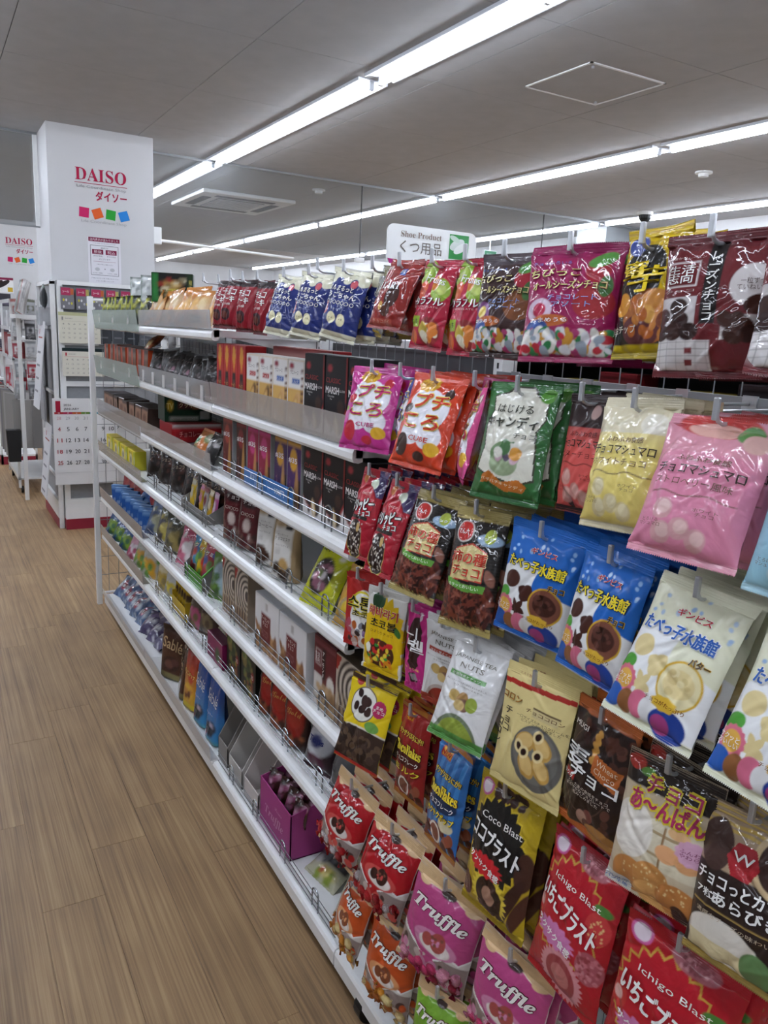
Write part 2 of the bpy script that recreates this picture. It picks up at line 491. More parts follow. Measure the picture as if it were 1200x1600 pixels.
class Carton:
    """printed box; local -y is the front, origin at the centre of the base"""
    def __init__(s, key, w, d, h, ops, texts=(), side='ffffff', top=None, side_texts=(), nu=20, nv=28, mat='card', tuck=True):
        s.w, s.d, s.h = w, d, h
        bm = bmesh.new(); bmesh.ops.create_cube(bm, size=1)
        for v in bm.verts: v.co = Vector((v.co.x * w, v.co.y * d, (v.co.z + 0.5) * h))
        bmesh.ops.bevel(bm, geom=bm.edges[:], offset=0.0012, segments=1, affect='EDGES')
        me = bpy.data.meshes.new('carton_body'); bm.to_mesh(me); bm.free()
        a = me.attributes.new('Col', 'FLOAT_COLOR', 'POINT')
        ct, cs = lin(top or side), lin(side)
        c = []
        for v in me.vertices:
            c += (list(ct) if v.co.z > h - 0.0005 else list(cs)) + [1.0]
        a.data.foreach_set('color', c); me.materials.append(M[mat]); s.body = me
        ik = Ink(w, h, nu, nv).run(ops)
        W = nu + 1
        vs = np.stack([ik.U * (w / 2 - 0.0012), np.full(ik.U.shape, -d / 2 - 0.0003), 0.0012 + ik.V * (h - 0.0024)], -1).reshape(-1, 3)
        F = [(r * W + q, r * W + q + 1, (r + 1) * W + q + 1, (r + 1) * W + q) for r in range(nv) for q in range(nu)]
        s.front = mesh('front_panel', vs, F, M[mat], ik.c.reshape(-1, 3))
        pr = Print(lambda x, z: np.full(np.shape(x), -d / 2 - 0.0003))
        for tx in texts:
            t_, u, v, wf, hf, cc = tx[:6]; ex = dict(tx[6]) if len(tx) > 6 else {}
            pr.text(t_, u * w / 2, v * h, wf * w, hf * h if hf else None, cc, **ex)
        n0 = len(pr.V)
        for tx in side_texts:           # right-hand face
            t_, u, v, wf, hf, cc = tx[:6]; ex = dict(tx[6]) if len(tx) > 6 else {}
            pr.text(t_, u * d / 2, v * h, wf * d, hf * h if hf else None, cc, **ex)
        for i in range(n0, len(pr.V)):
            x, y, z = pr.V[i]; pr.V[i] = (w / 2 + 0.0008, x, z)
        s.let = mesh('lettering', pr.V, pr.F, M[mat], pr.C) if pr.V else None
        t = MB().box(-w/2 + 0.003, -d/2 + 0.004, h, w/2 - 0.003, d/2 - 0.003, h + 0.0006)
        s.flap = mesh('top_flap', t.v, t.f, M[mat], [lin(top or side)] * len(t.v))
    def put(s, name, loc, rot, label, cat, group=None):
        o = link(name, s.body, None, loc, rot); tag(o, label, cat, group)
        fp = link('front_panel', s.front, o); link('top_flap', s.flap, o)
        if s.let: link('lettering', s.let, fp)
        return o

FRONT = -math.pi / 2      # turn that makes a local -y front face the aisle (world -x)
R = math.radians
# ================================================================== the place
X0 = 0.7257                       # front line of the shelves
ROWZ = [0.088, 0.418, 0.615, 0.849, 1.054, 1.258, 1.469]
BAY = [4.06, 3.16, 2.26, 1.36, 0.46, -0.44]   # bay joints along the aisle
BACK = 1.085                      # back net of the gondola

# ---- floor
fl = tag(MB().box(-4, -4, -0.06, 7.0, 17.2, -0.004).obj('floor', M['wood']), 'light brown wood plank floor of the shop', kind='structure')
PW, PL = 0.1535, 0.92
pm = MB().box(-PW/2 + 0.0004, -PL/2 + 0.0004, -0.004, PW/2 - 0.0004, PL/2 - 0.0004, 0.0).data('plank', M['wood'], bevel=0.0005)
rnd = random.Random(4)
offs = {}
known = {0: 1.889, 1: 2.092, 2: 2.24, 3: 1.93, -1: 2.30, -2: 1.60, 4: 2.2, 5: 2.5}
for cidx in range(-8, 9):
    xc = 0.163 + (cidx + 0.5) * PW
    y0 = known.get(cidx, rnd.uniform(1.5, 2.4))
    for k in range(-2, 11):
        yc = y0 + (k + 0.5) * PL
        if 0.2 < yc < 11.5: link('plank', pm, fl, (xc, yc, 0))

# ---- ceiling
ce = tag(MB().box(-4, -4, CEIL + 0.006, 7.0, 17.2, CEIL + 0.1).obj('ceiling', M['ceil_gap']), 'pale grey board ceiling with thin joints', kind='structure')
GX, GY = 0.945, 0.943
cm = MB().box(-GX/2 + 0.0016, -GY/2 + 0.0016, 0, GX/2 - 0.0016, GY/2 - 0.0016, 0.006).data('ceiling_panel', M['ceil'], bevel=0.0012)
for i in range(-4, 7):
    for j in range(-6, 16):
        cx, cyy = 0.43 + (i + 0.5) * GX, 2.72 + (j + 0.5) * GY
        if cx < 6.9 and cx > -3.9: link('ceiling_panel', cm, ce, (cx, cyy, CEIL))

# ---- walls
for nm, b in dict(wall_back=(-4, 17.0, 0, 7.0, 17.2, 2.9), wall_left=(-4.1, -4, 0, -4, 17.2, 2.9),
                  wall_front=(-4.1, -4.1, 0, 7.1, -4, 2.9), wall_right=(6.85, -4, 0, 7.05, 17.2, 2.9)).items():
    tag(MB().box(*b).obj(nm, M['wall']), 'plain white painted shop wall', kind='structure')

# ---- logo printed on the pillars
def logo(parent, x0, y, ztop, s=1.0):
    p = Print(FLAT)
    RED, GR = 'a82145', '8d8d90'
    p.text('\U0001D403\U0001D400\U0001D408\U0001D412\U0001D40E', x0 + 0.172*s, ztop - 0.05*s, 0.335*s, 0.082*s, RED)
    p.rect(x0, ztop - 0.108*s, x0 + 0.345*s, ztop - 0.104*s, RED)
    p.text('Life Coordinate Shop', x0 + 0.175*s, ztop - 0.130*s, 0.325*s, 0.024*s, GR)
    p.text('ダイソー', x0 + 0.237*s, ztop - 0.180*s, 0.205*s, 0.062*s, RED, bold=0.03)
    for k, (c, r) in enumerate((('c22a62', -4), ('d8602f', 20), ('2f9a3a', -6), ('2f7fc9', 18))):
        cx, cz, q = x0 + (0.055 + k * 0.088)*s, ztop - 0.295*s, 0.032*s
        a = math.radians(r); pts = []
        for sx, sz in ((-1, -1), (1, -1), (1, 1), (-1, 1)):
            pts.append((cx + q * (sx * math.cos(a) - sz * math.sin(a)), cz + q * (sx * math.sin(a) + sz * math.cos(a))))
        p.poly(pts, c)
    p.text('Life Coordinate Shop', x0 + 0.185*s, ztop - 0.352*s, 0.30*s, 0.024*s, 'a4a4a6')
    p.obj(parent, M['paper'], 'logo_print', (0, y, 0))

PX0, PX1, PY = 0.785, 1.48, 5.95
pil = tag(MB().box(PX0, PY, 0, PX1, 6.66, CEIL + 0.005).obj('pillar', M['pillar'], bevel=0.004), 'square white pillar with printed shop logo', kind='structure')
logo(pil, 0.953, PY - 0.0005, 2.485)
far = tag(MB().box(-3.9, 12.2, 0, 1.62, 12.9, CEIL + 0.005).obj('wall_end', M['wall']), 'white end wall with printed shop logo', kind='structure')
logo(far, 1.04, 12.1995, 2.515)
tag(MB().box(6.45, 6.55, 0, 6.86, 7.0, CEIL + 0.004).obj('pillar_2', M['wall']), 'white pilaster on the wall', kind='structure')

# ---- notice on the pillar
nt_ = tag(link('notice_poster', mesh('notice_poster', *(lambda b: (b.v, b.f))(MB().box(-0.11, -0.0012, -0.155, 0.11, 0.0, 0.155)), M['paper'], [lin('dcdadf')] * 8), None, (1.134, PY - 0.0008, 1.878)),
          'small paper notice with dark red headings on the white pillar', 'poster')
p = Print(lambda x, z: np.full(np.shape(x), -0.0014))
p.rect(-0.104, 0.128, 0.104, 0.155, '7d2344'); p.text('店内表示が変わりました', 0, 0.141, 0.19, 0.017, 'e6d5da')
p.text('いつもご利用いただきありがとうございます', 0, 0.117, 0.15, 0.008, '77777a')
p.frame(-0.094, -0.095, 0.094, 0.104, 0.003, '6f6f72')
p.text('価格表示は', 0, 0.088, 0.05, 0.010, '55555a')
for cx, s_ in ((-0.045, '税抜'), (0.045, '税込')):
    p.rect(cx - 0.037, 0.045, cx + 0.037, 0.077, '7d2344'); p.text(s_, cx, 0.061, 0.052, 0.022, 'ead9de')
    p.text('表示の商品', cx, 0.033, 0.06, 0.009, '66666a')
p.text('がございます', 0, 0.014, 0.075, 0.010, '55555a')
p.rect(-0.075, -0.004, 0.075, -0.002, '9a6a78')
p.text('ご購入の際はご確認ください', 0, -0.022, 0.11, 0.008, '77777a')
for cx in (-0.05, 0.05):
    p.ell(cx, -0.055, 0.016, 0.012, 'b9b9bd'); p.text('お支払い価格', cx, -0.08, 0.065, 0.008, '77777a')
p.text('※', 0, -0.052, 0.008, 0.01, '333338')
p.text('ご不明な点はスタッフまでお問い合わせください', 0, -0.115, 0.19, 0.009, '77777a')
p.text('よろしくお願いいたします', 0, -0.133, 0.12, 0.008, '77777a')
p.obj(nt_, M['paper'])

# ---- lamps
def lamp_proto():
    L = 2.50
    r = empty('ceiling_lamp')
    MB().prism([(-0.085, 0), (-0.085, -0.016), (-0.078, -0.016), (-0.060, -0.006), (0.060, -0.006), (0.078, -0.016), (0.085, -0.016), (0.085, 0)], -L/2, L/2).obj('housing', M['lamp'], r)
    MB().tube([(0, -L/2 + 0.03, -0.030), (0, -0.012, -0.030)], 0.0165, 12).obj('tube', M['tube'], r, smooth=False)
    MB().tube([(0, 0.012, -0.030), (0, L/2 - 0.03, -0.030)], 0.0165, 12).obj('tube', M['tube'], r)
    for y in (-L/2 + 0.018, 0.0, L/2 - 0.018):
        MB().box(-0.012, y - 0.010, -0.047, 0.012, y + 0.010, -0.005).obj('tube_holder', M['lamp'], r, bevel=0.003)
    return r
lp = lamp_proto(); used = False
RN = {-2.14: 'row left of the aisle', -0.04: 'row above the aisle', 2.06: 'row nearest the pillar', 4.17: 'middle row', 6.20: 'row by the far wall'}
for X in LAMP_ROWS_X[:5]:
    segs = LAMP_JOINTS_Y
    for i in range(len(segs) - 1):
        y = (segs[i] + segs[i+1]) / 2
        if y > 16.5: continue
        o = lp if not used else copy_tree(lp)
        used = True
        o.location = (X, y, CEIL)
        where = 'this side of' if y < 6.3 else 'beyond'
        k_ = i if y < 6.3 else i - 4
        tag(o, 'tube lamp in the %s, %s %s the glass barrier' % (RN[X], ['fourth', 'third', 'second', 'first'][k_] if y < 6.3 else ['first', 'second', 'third', 'fourth'][k_], where), 'lamp', 'ceiling tube lamps')

# ---- glass smoke barrier
gb = tag(empty('glass_barrier', (0, 6.38, 0)), 'hanging clear glass smoke barrier right of the white pillar', 'partition')
gb2 = tag(empty('glass_barrier', (0, 6.38, 0)), 'hanging clear glass smoke barrier left of the white pillar', 'partition')
for g, xs in ((gb, (1.485, 3.37, 5.42, 6.84)), (gb2, (-3.9, -1.2, 0.78))):
    for a, b in zip(xs, xs[1:]):
        MB().box(a + 0.003, -0.004, 2.11, b - 0.003, 0.004, CEIL - 0.012).obj('glass_pane', M['glass'], g)
    MB().box(xs[0], -0.018, CEIL - 0.016, xs[-1], 0.018, CEIL - 0.001).obj('top_rail', M['grey'], g)
    for x in xs[1:-1]:
        MB().box(x - 0.003, -0.005, 2.11, x + 0.003, 0.005, CEIL - 0.016).obj('joint_strip', M['dark'], g)
        MB().box(x - 0.045, -0.012, 2.085, x + 0.045, 0.012, 2.125).obj('joint_clip', M['white'], g, bevel=0.003)
MB().box(0.752, -0.012, 2.11, 0.78, 0.012, CEIL - 0.016).obj('edge_channel', M['white'], gb2)
MB().box(-3.9, -0.006, 2.100, 0.78, 0.006, 2.112).obj('bottom_channel', M['grey'], gb2)

# ---- ceiling fittings
h = tag(empty('ceiling_hatch', (2.952, 3.19, CEIL)), 'square access hatch with a thin metal frame in the ceiling', 'hatch')
MB().box(-0.228, -0.22, -0.0035, 0.228, 0.22, 0.0).obj('hatch_board', M['ceil'], h)
fr = MB()
for b in ((-0.245, -0.237, 0.245, -0.225), (-0.245, 0.225, 0.245, 0.237), (-0.245, -0.237, -0.233, 0.237), (0.233, -0.237, 0.245, 0.237)):
    fr.box(b[0], b[1], -0.005, b[2], b[3], 0.0)
fr.obj('hatch_frame', M['white'], h)
for x, y in ((-0.2, -0.2), (0.2, 0.19)): MB().tube([(x, y, -0.0035), (x, y, -0.012)], 0.007, 8).obj('latch', M['steel'], h)
a = tag(empty('air_conditioner', (2.83, 8.2, CEIL)), 'square white cassette air conditioner in the ceiling beyond the glass', 'air conditioner')
MB().box(-0.47, -0.56, -0.035, 0.47, 0.56, 0).obj('fascia', M['white'], a, bevel=0.012)
MB().box(-0.24, -0.30, -0.040, 0.24, 0.30, -0.03).obj('intake_grille', M['vent'], a)
for k in range(9): MB().box(-0.235, -0.28 + k * 0.065, -0.044, 0.235, -0.262 + k * 0.065, -0.04).obj('slat', M['white'], a)
for b in ((-0.30, -0.45, 0.30, -0.36), (-0.30, 0.36, 0.30, 0.45), (-0.40, -0.30, -0.31, 0.30), (0.31, -0.30, 0.40, 0.30)):
    MB().box(b[0], b[1], -0.038, b[2], b[3], -0.03).obj('outlet', M['dark'], a)
d = tag(empty('security_camera', (6.01, 5.62, CEIL)), 'dark dome security camera on the ceiling', 'camera')
MB().tube([(0, 0, 0), (0, 0, -0.03)], 0.07, 20).obj('mount', M['white'], d)
bm = bmesh.new(); bmesh.ops.create_uvsphere(bm, u_segments=16, v_segments=10, radius=0.06)
me = bpy.data.meshes.new('dome'); bm.to_mesh(me); bm.free(); me.materials.append(M['black']); link('dome', me, d, (0, 0, -0.04))
for (x, y, w) in ((4.945, 4.12, 'near the row of lamps by the far wall'), (3.2, 6.9, 'just beyond the glass barrier')):
    s_ = tag(empty('smoke_detector', (x, y, CEIL)), 'small round smoke detector on the ceiling ' + w, 'detector')
    MB().tube([(0, 0, 0), (0, 0, -0.012)], 0.06, 18).obj('base_plate', M['white'], s_)
    MB().tube([(0, 0, -0.012), (0, 0, -0.035)], 0.035, 18).obj('sensor_cap', M['white'], s_)
e = tag(empty('exit_sign', (6.30, 8.4, 2.52)), 'small green exit sign hanging beyond the glass', 'sign')
MB().box(-0.1, -0.02, -0.06, 0.1, 0.02, 0.06).obj('sign_case', M['white'], e)
p = Print(lambda x, z: np.full(np.shape(x), -0.0205)); p.rect(-0.09, -0.05, 0.09, 0.05, '1f7a4a'); p.text('非常口', 0, 0, 0.13, 0.045, 'dfeee4'); p.obj(e, M['card'], 'sign_print')
MB().tube([(0, 0, 0.06), (0, 0, 0.21)], 0.008, 8).obj('hanger', M['white'], e)
w_ = tag(empty('wall_bracket', (1.48, 6.1, 2.1)), 'white box with a long white rod on the pillar side', 'bracket')
MB().box(0.0, -0.03, -0.06, 0.085, 0.03, 0.06).obj('bracket_box', M['white'], w_, bevel=0.006)
MB().tube([(0.085, 0, -0.03), (1.25, 0.25, -0.04)], 0.011, 8).obj('rod', M['white'], w_)

# ---- unseen rack added across the aisle to cut bounce light and deepen shadows
op = tag(empty('bounce_cut_rack', (-1.45, 0, 0)), 'unseen dark rack added across the aisle to cut bounce light', 'display rack')
MB().box(0, -2.5, 0, .03, 4.4, 1.6).obj('back_panel', plain('bounce_cut_backing', '5a5350', .7, noise=.5, nscale=9), op)
for z in (.1, .42, .65, .9, 1.15, 1.4): MB().box(.03, -2.5, z, .36, 4.4, z + .03).obj('rack_shelf', M['white'], op)

# ---- hanging category sign
sg = tag(empty('category_sign', (2.07, 3.2, 0)), 'white rounded shelf sign lettered Shoe Product above the hanging bags', 'sign')
def rrect(x0, z0, x1, z1, r, n=6):
    pts = []
    for cx, cz, a0 in ((x1 - r, z0 + r, -90), (x1 - r, z1 - r, 0), (x0 + r, z1 - r, 90), (x0 + r, z0 + r, 180)):
        for k in range(n + 1):
            t = math.radians(a0 + 90 * k / n); pts.append((cx + r * math.cos(t), cz + r * math.sin(t)))
    return pts
MB().prism(rrect(-0.245, 1.79, 0.245, 1.965, 0.035), -0.003, 0.003).obj('board', M['white'], sg)
p = Print(lambda x, z: np.full(np.shape(x), -0.0032))
p.text('\U0001D412\U0001D421\U0001D428\U0001D41E \U0001D40F\U0001D42B\U0001D428\U0001D41D\U0001D42E\U0001D41C\U0001D42D', -0.065, 1.926, 0.22, 0.026, '8a7a6e')
p.text('くつ用品', -0.065, 1.872, 0.225, 0.052, '6e665f', bold=0.008)
p.poly([(-0.24, 1.815), (-0.11, 1.807), (0.24, 1.805), (0.23, 1.794), (-0.23, 1.794)], 'b5357f')
p.rect(0.09, 1.84, 0.20, 1.95, '2f8a45')
p.ell(0.135, 1.905, 0.044, 0.022, 'c9d3cd', 25); p.ell(0.155, 1.89, 0.043, 0.018, 'dfe4e0', 30); p.ell(0.12, 1.93, 0.03, 0.012, 'b9cfc0', -20)
p.obj(sg, M['card'], 'sign_print')
MB().tube([(0, 0.012, 0.012), (0, 0.012, 1.82)], 0.010, 8).obj('pole', M['white'], sg)
MB().tube([(0, 0.012, 0.0), (0, 0.012, 0.014)], 0.16, 24).obj('foot', M['white'], sg)

# ================================================================== the gondola
gd = tag(empty('gondola_rack', (0, 0, 0)), 'long white gondola rack with net back carrying the sweets', 'display rack')
for y in BAY[:5] + [-0.43]:
    yy = min(y, 4.045)
    MB().box(BACK - 0.02, yy - 0.015, 0.0, BACK + 0.02, yy + 0.015, 1.60).obj('upright', M['white'], gd)
    sl = MB()
    for k in range(58): sl.box(BACK - 0.0206, yy - 0.003, 0.12 + k * 0.025, BACK - 0.0200, yy + 0.003, 0.132 + k * 0.025)
    sl.obj('slot_strip', M['dark'], gd)
for a_, b_ in zip(BAY[:5], BAY[1:]):
    MB().prism([(X0, 0.045), (X0, 0.078), (X0 + 0.004, 0.086), (X0 + 0.012, 0.088), (BACK + 0.40, 0.088), (BACK + 0.40, 0.07), (X0 + 0.02, 0.07), (X0 + 0.02, 0.045)], b_ + 0.002, a_ - 0.002).obj('base_deck', M['rail'], gd)
MB().box(X0 + 0.06, -0.44, 0.02, X0 + 0.075, 4.05, 0.07).obj('kick_plate', M['dark'], gd)
net = MB()
for k in range(int((4.05 + 0.44) / 0.05)):
    y = -0.42 + k * 0.05; net.tube([(BACK, y, 0.09), (BACK, y, 1.58)], 0.0012, 5, False)
for k in range(16): net.tube([(BACK + 0.003, -0.43, 0.12 + k * 0.0965), (BACK + 0.003, 4.05, 0.12 + k * 0.0965)], 0.0018, 5, False)
net.obj('back_net', M['net'], gd)
MB().tube([(BACK, -0.43, 1.59), (BACK, 4.05, 1.59)], 0.011, 8).obj('top_bar', M['white'], gd)
# end frame at the far end
MB().box(0.708, 4.158, 0.0, 0.734, 4.19, 1.59).obj('end_post', M['white'], gd, bevel=0.004)
MB().box(1.068, 4.155, 0.0, 1.10, 4.195, 1.59).obj('end_post', M['white'], gd, bevel=0.004)
en = MB()
for k in range(1, 7): en.tube([(0.72 + k * 0.052, 4.175, 0.03), (0.72 + k * 0.052, 4.175, 1.58)], 0.0016, 5, False)
for k in range(16): en.tube([(0.72, 4.175, 0.06 + k * 0.1), (1.085, 4.175, 0.06 + k * 0.1)], 0.0018, 5, False)
en.obj('end_net', M['net'], gd)
for z in (0.06, 1.575): MB().tube([(0.72, 4.175, z), (1.085, 4.175, z)], 0.007, 8).obj('end_rail', M['white'], gd)
for cx, y in ((X0 + .28, 4.0), (X0 + .28, 2.3), (X0 + 0.03, 1.235), (X0 + .28, 0.5)):
    cw = MB().tube([(cx, y - 0.014, 0.036), (cx, y + 0.014, 0.036)], 0.036, 18).obj('caster', M['black'], gd)
    MB().box(cx - 0.010, y - 0.02, 0.05, cx + 0.016, y + 0.02, 0.07).obj('caster_fork', M['black'], cw)

# shelves: one thing each
BAYN = ['far', 'middle', 'near']
ROWN = ['base', 'lowest', 'second lowest', 'third lowest', 'third highest', 'second highest', 'top']
def shelf(bay, row, depth=0.335):
    z = ROWZ[row]; y1, y0 = BAY[bay] - 0.002, BAY[bay + 1] + 0.002
    s_ = tag(empty('shelf', (X0, (y0 + y1) / 2, z)), 'white metal shelf in the %s bay, %s row of the rack' % (BAYN[bay], ROWN[row]), 'shelf', 'white metal shelves of the rack')
    hw = (y1 - y0) / 2
    MB().box(0.004, -hw, -0.022, depth, hw, -0.002).obj('board', M['white'], s_)
    prof = [(0.02, 0.0), (0.006, 0.0), (0.0, -0.004), (-0.004, -0.012), (-0.004, -0.024), (0.0, -0.031), (0.010, -0.033), (0.02, -0.03)]
    MB().prism(prof, -hw, hw).obj('front_rail', M['rail'], s_, smooth=False)
    for y in (-hw + 0.012, hw - 0.012):
        MB().prism([(0.05, -0.022), (depth, -0.022), (depth, -0.075)], y - 0.002, y + 0.002).obj('bracket', M['white'], s_)
    return s_
for bay in range(3):
    for row in range(1, 7):
        if (bay, row) != (2, 6): shelf(bay, row)

# fences and clear guards standing on the shelf fronts
def fence(bay, row):
    y1, y0 = BAY[bay] - 0.02, BAY[bay + 1] + 0.02; z = ROWZ[row]
    f_ = tag(empty('wire_fence', (X0 + 0.012, (y0 + y1) / 2, z)), 'chrome wire fence along the %s shelf of the %s bay' % (ROWN[row], BAYN[bay]), 'wire fence', 'wire shelf fences')
    hw = (y1 - y0) / 2
    for zz in (0.013, 0.030, 0.047): MB().tube([(0, -hw, zz), (0, hw, zz)], 0.0012, 6).obj('rail_wire', M['fence'], f_)
    for k in range(4):
        y = -hw + 0.12 + k * (2 * hw - 0.24) / 3
        pts = [(0.004, y - 0.017, -0.004), (0.004, y - 0.017, 0.042)] + [(0.004, y - 0.017 * math.cos(t * math.pi / 6), 0.042 + 0.014 * math.sin(t * math.pi / 6)) for t in range(1, 6)] + [(0.004, y + 0.017, 0.042), (0.004, y + 0.017, -0.004)]
        MB().tube(pts, 0.0021, 6).obj('clip_loop', M['fence'], f_)
    return f_
for br in ((2, 4), (2, 3), (2, 2), (2, 1), (2, 0), (1, 3), (1, 2), (1, 1)): fence(*br)

def guard(bay, row, hgt, mat, lab, lean=0.004, ribs=0):
    y1, y0 = BAY[bay] - 0.004, BAY[bay + 1] + 0.004; z = ROWZ[row]; hw = (y1 - y0) / 2
    g_ = tag(empty('shelf_guard', (X0 - 0.001, (y0 + y1) / 2, z)), '%s on the %s shelf of the %s bay' % (lab, ROWN[row], BAYN[bay]), 'shelf guard', 'clear shelf front guards')
    zb_ = -0.028 if (bay, row) in ((0, 6), (0, 5), (0, 4)) else 0.0005
    MB().prism([(-0.0045, zb_), (-0.0045 - lean, hgt), (-0.0025 - lean, hgt), (-0.0025, zb_)], -hw, hw).obj('guard_sheet', M[mat], g_)
    MB().box(-0.0045, -hw, zb_, 0.022 if zb_ > 0 else -0.0041, hw, zb_ + 0.0015).obj('guard_lip', M[mat], g_)
    for k in range(ribs):
        y = -hw + (k + 0.5) * 2 * hw / ribs
        MB().box(-0.006 - lean * 0.5, y - 0.014, 0.0, -0.0045 - lean * 0.5, y + 0.014, hgt * 0.75).obj('price_pocket', M['strip'], g_)
guard(0, 6, 0.055, 'acryl_g', 'curved green tinted clear guard', 0.012, 3)
guard(1, 6, 0.055, 'acryl', 'plain clear plastic guard')
guard(0, 5, 0.055, 'acryl_g', 'green tinted clear guard', 0.012, 3)
guard(1, 5, 0.060, 'acryl', 'clear guard with price pockets', 0.006, 6)
guard(2, 5, 0.062, 'acryl', 'tall clear plastic guard', 0.006)
guard(0, 4, 0.052, 'acryl', 'clear plastic guard')
guard(1, 4, 0.052, 'acryl', 'clear plastic guard')
guard(0, 3, 0.050, 'acryl', 'clear tray guard')
guard(0, 2, 0.050, 'acryl_b', 'smoky plastic guard strip')
guard(0, 1, 0.050, 'acryl_b', 'smoky plastic guard strip')
guard(0, 0, 0.035, 'strip', 'milky plastic guard strip')
guard(1, 0, 0.050, 'strip', 'milky plastic guard strip')
# ================================================================== bags hung on hooks
W_, K_ = 'e8e6e2', '1c1817'
B1 = {'bold': 0.02}; B2 = {'bold': 0.035}
def ol(c, b=0.02, **k): return dict(bold=b, outline=c, **k)
CHOC = ['3c1d15', '4a261a', '2d1510', '5a3020']
CANDY = ['cfcfd2', '2f7d4a', 'b02a35', 'd7d4cc', 'b9862e', 'a33a6a', '8f9aa5']
MULTI = ['c22a2a', 'd88a1e', '2f8a3a', '5a2a1a', 'd9c23a', 'b8431f']

def d_red():
    return [('f', '8a1826'), ('r', -1, .86, 1, 1, '2a181c'), ('e', 0, .27, .55, .12, '34141a'), ('e', -.1, .26, .32, .07, '5b2a20'), ('e', -.55, .42, .16, .06, 'b9a8a4'), ('r', -1, 0, 1, .07, '5c141d')], \
           [('チョコ', -.05, .73, .68, .13, W_, B2), ('ケーキ', .0, .58, .66, .12, W_, B2), ('しっとり食感', -.1, .47, .55, .045, 'd8cfc8', B1)]
def d_blue():
    o = [('f', '1b2a70'), ('r', -1, .83, 1, 1, 'd9d6bd'), ('r', -1, 0, 1, .11, 'd9d6bd')]
    o += [('e', -.8 + .4 * k, .82, .2, .045, '1b2a70' if k % 2 else 'd9d6bd') for k in range(5)]
    o += [('e', .42, .79, .2, .06, 'c2505c'), ('*', -.78, .42, .2, .1, 4, .2, 'c8606a'), ('e', -.78, .42, .1, .05, 'ddd0cc')]
    o += [('e', -.3, .29, .24, .085, 'e3dcb4'), ('e', .28, .28, .24, .085, 'e3dcb4')]
    for c in (-.3, .28): o += [('e', c - .06, .29, .025, .009, '5a4a3a'), ('e', c + .06, .29, .025, .009, '5a4a3a')]
    return o, [('まんまるっと', -.12, .71, .66, .075, W_, ol('1b2a70')), ('うごちゃん', .02, .61, .78, .08, W_, B2), ('○○○○○○○', .0, .51, .8, .055, 'd5d4d0', B1), ('クッキー', .1, .42, .36, .03, '8fa0cc')]
def d_olive():
    return [('f', '55503c'), ('s', 3, '8d8d88'), ('r', -1, .85, 1, 1, '77704a'), ('e', 0, .4, .5, .2, '2c2620'), ('r', -.7, .0, .7, .09, 'b39a34')], [('ナッツ', 0, .6, .6, .1, 'cfcfc8', B1)]
def d_heart():
    return [('f', '86201c'), ('g', 0.0, 1.4, '98302a'), ('e', -.2, .55, .62, .24, '9c3a30'), ('e', -.2, .55, .58, .225, '86201c'), ('e', .25, .42, .38, .17, '3a1a14'), ('e', .1, .24, .3, .09, '4a2418'), ('e', -.25, .28, .14, .06, 'd2a45a'), ('e', -.62, .85, .1, .035, 'd5ccc4'), ('r', .1, .74, .42, .84, '3a6ab8'), ('r', -.6, .04, .6, .12, 'a8483c')], \
           [('\U0001D407\U0001D404\U0001D400\U0001D411\U0001D413', -.15, .57, .72, .1, W_), ('チョコレート', -.1, .47, .5, .03, 'd8b8a8'), ('お得', .26, .79, .14, .06, W_, B1), ('チョコパイ', 0, .085, .5, .04, 'c89a88')]
def d_fruit():
    o = [('f', 'ab1a38'), ('e', -.55, .84, .5, .15, '8bab32', 30), ('e', -.5, .84, .3, .08, 'a9c454', 30), ('e', .5, .66, .42, .14, '8fae3a', 60), ('e', .55, .67, .2, .08, 'b7c765', 60), ('e', -.5, .66, .3, .1, 'c9532c'), ('e', .2, .74, .2, .09, 'cc7a2c'),
         ('r', -1, .24, -.25, .36, '8fb02a'), ('e', .3, .2, .6, .16, '8d2a2c'), ('n', -.1, .12, .8, .26, 16, .12, .2, ['c9b04a', '9aa83c', 'd07a30', 'd8d0b8'], 3), ('e', -.6, .12, .3, .09, 'c8632c'), ('r', -1, 0, 1, .05, '9c1632')]
    return o, [('Fruits', .15, .77, .55, .075, W_, dict(rot=-8, bold=.01)), ('カラフル', .0, .53, .95, .085, W_, ol('8c1530', .03)), ('CHOCOLATE', .05, .465, .6, .018, 'd8a8a8'), ('ひとくち', -.62, .30, .33, .05, '1d2a12', B2)]
def d_all(bg, cap):
    o = [('f', bg), ('r', -1, .88, 1, 1, cap), ('e', -.6, .42, .3, .1, 'c9b4c4' if bg != '3a2322' else '7a4a7c'), ('e', -.6, .42, .16, .06, 'b02a4a' if bg != '3a2322' else 'c9b040'),
         ('e', .55, .75, .26, .1, '9c2030'), ('e', .55, .48, .42, .14, '9c2a30' if bg != '3a2322' else '7a4520'), ('e', .75, .62, .14, .09, '3f6a35'), ('e', .6, .85, .3, .06, '4f8a3c', 20), ('e', -.35, .33, .42, .05, 'b8622c'), ('e', -.62, .27, .26, .07, '3f5a9c'),
         ('n', -.95, .07, .95, .24, 130, .05, .10, CANDY, 5, 1.5), ('r', -1, 0, 1, .05, bg)]
    return o, [('チョコいろいろ', -.45, .83, .42, .03, '5a7ac0'), ('ちびっこ', -.35, .74, .55, .075, 'cfc080', ol(bg, .03)), ('オールシーズンチョコ', -.02, .63, .9, .075, 'cfc080', ol(bg, .03)), ('チョコレート', .1, .52, .5, .045, '7f9ad2', B1), ('アソート', .1, .46, .4, .045, '7f9ad2', B1), ('おまめうる', -.33, .33, .4, .035, W_, B1)]
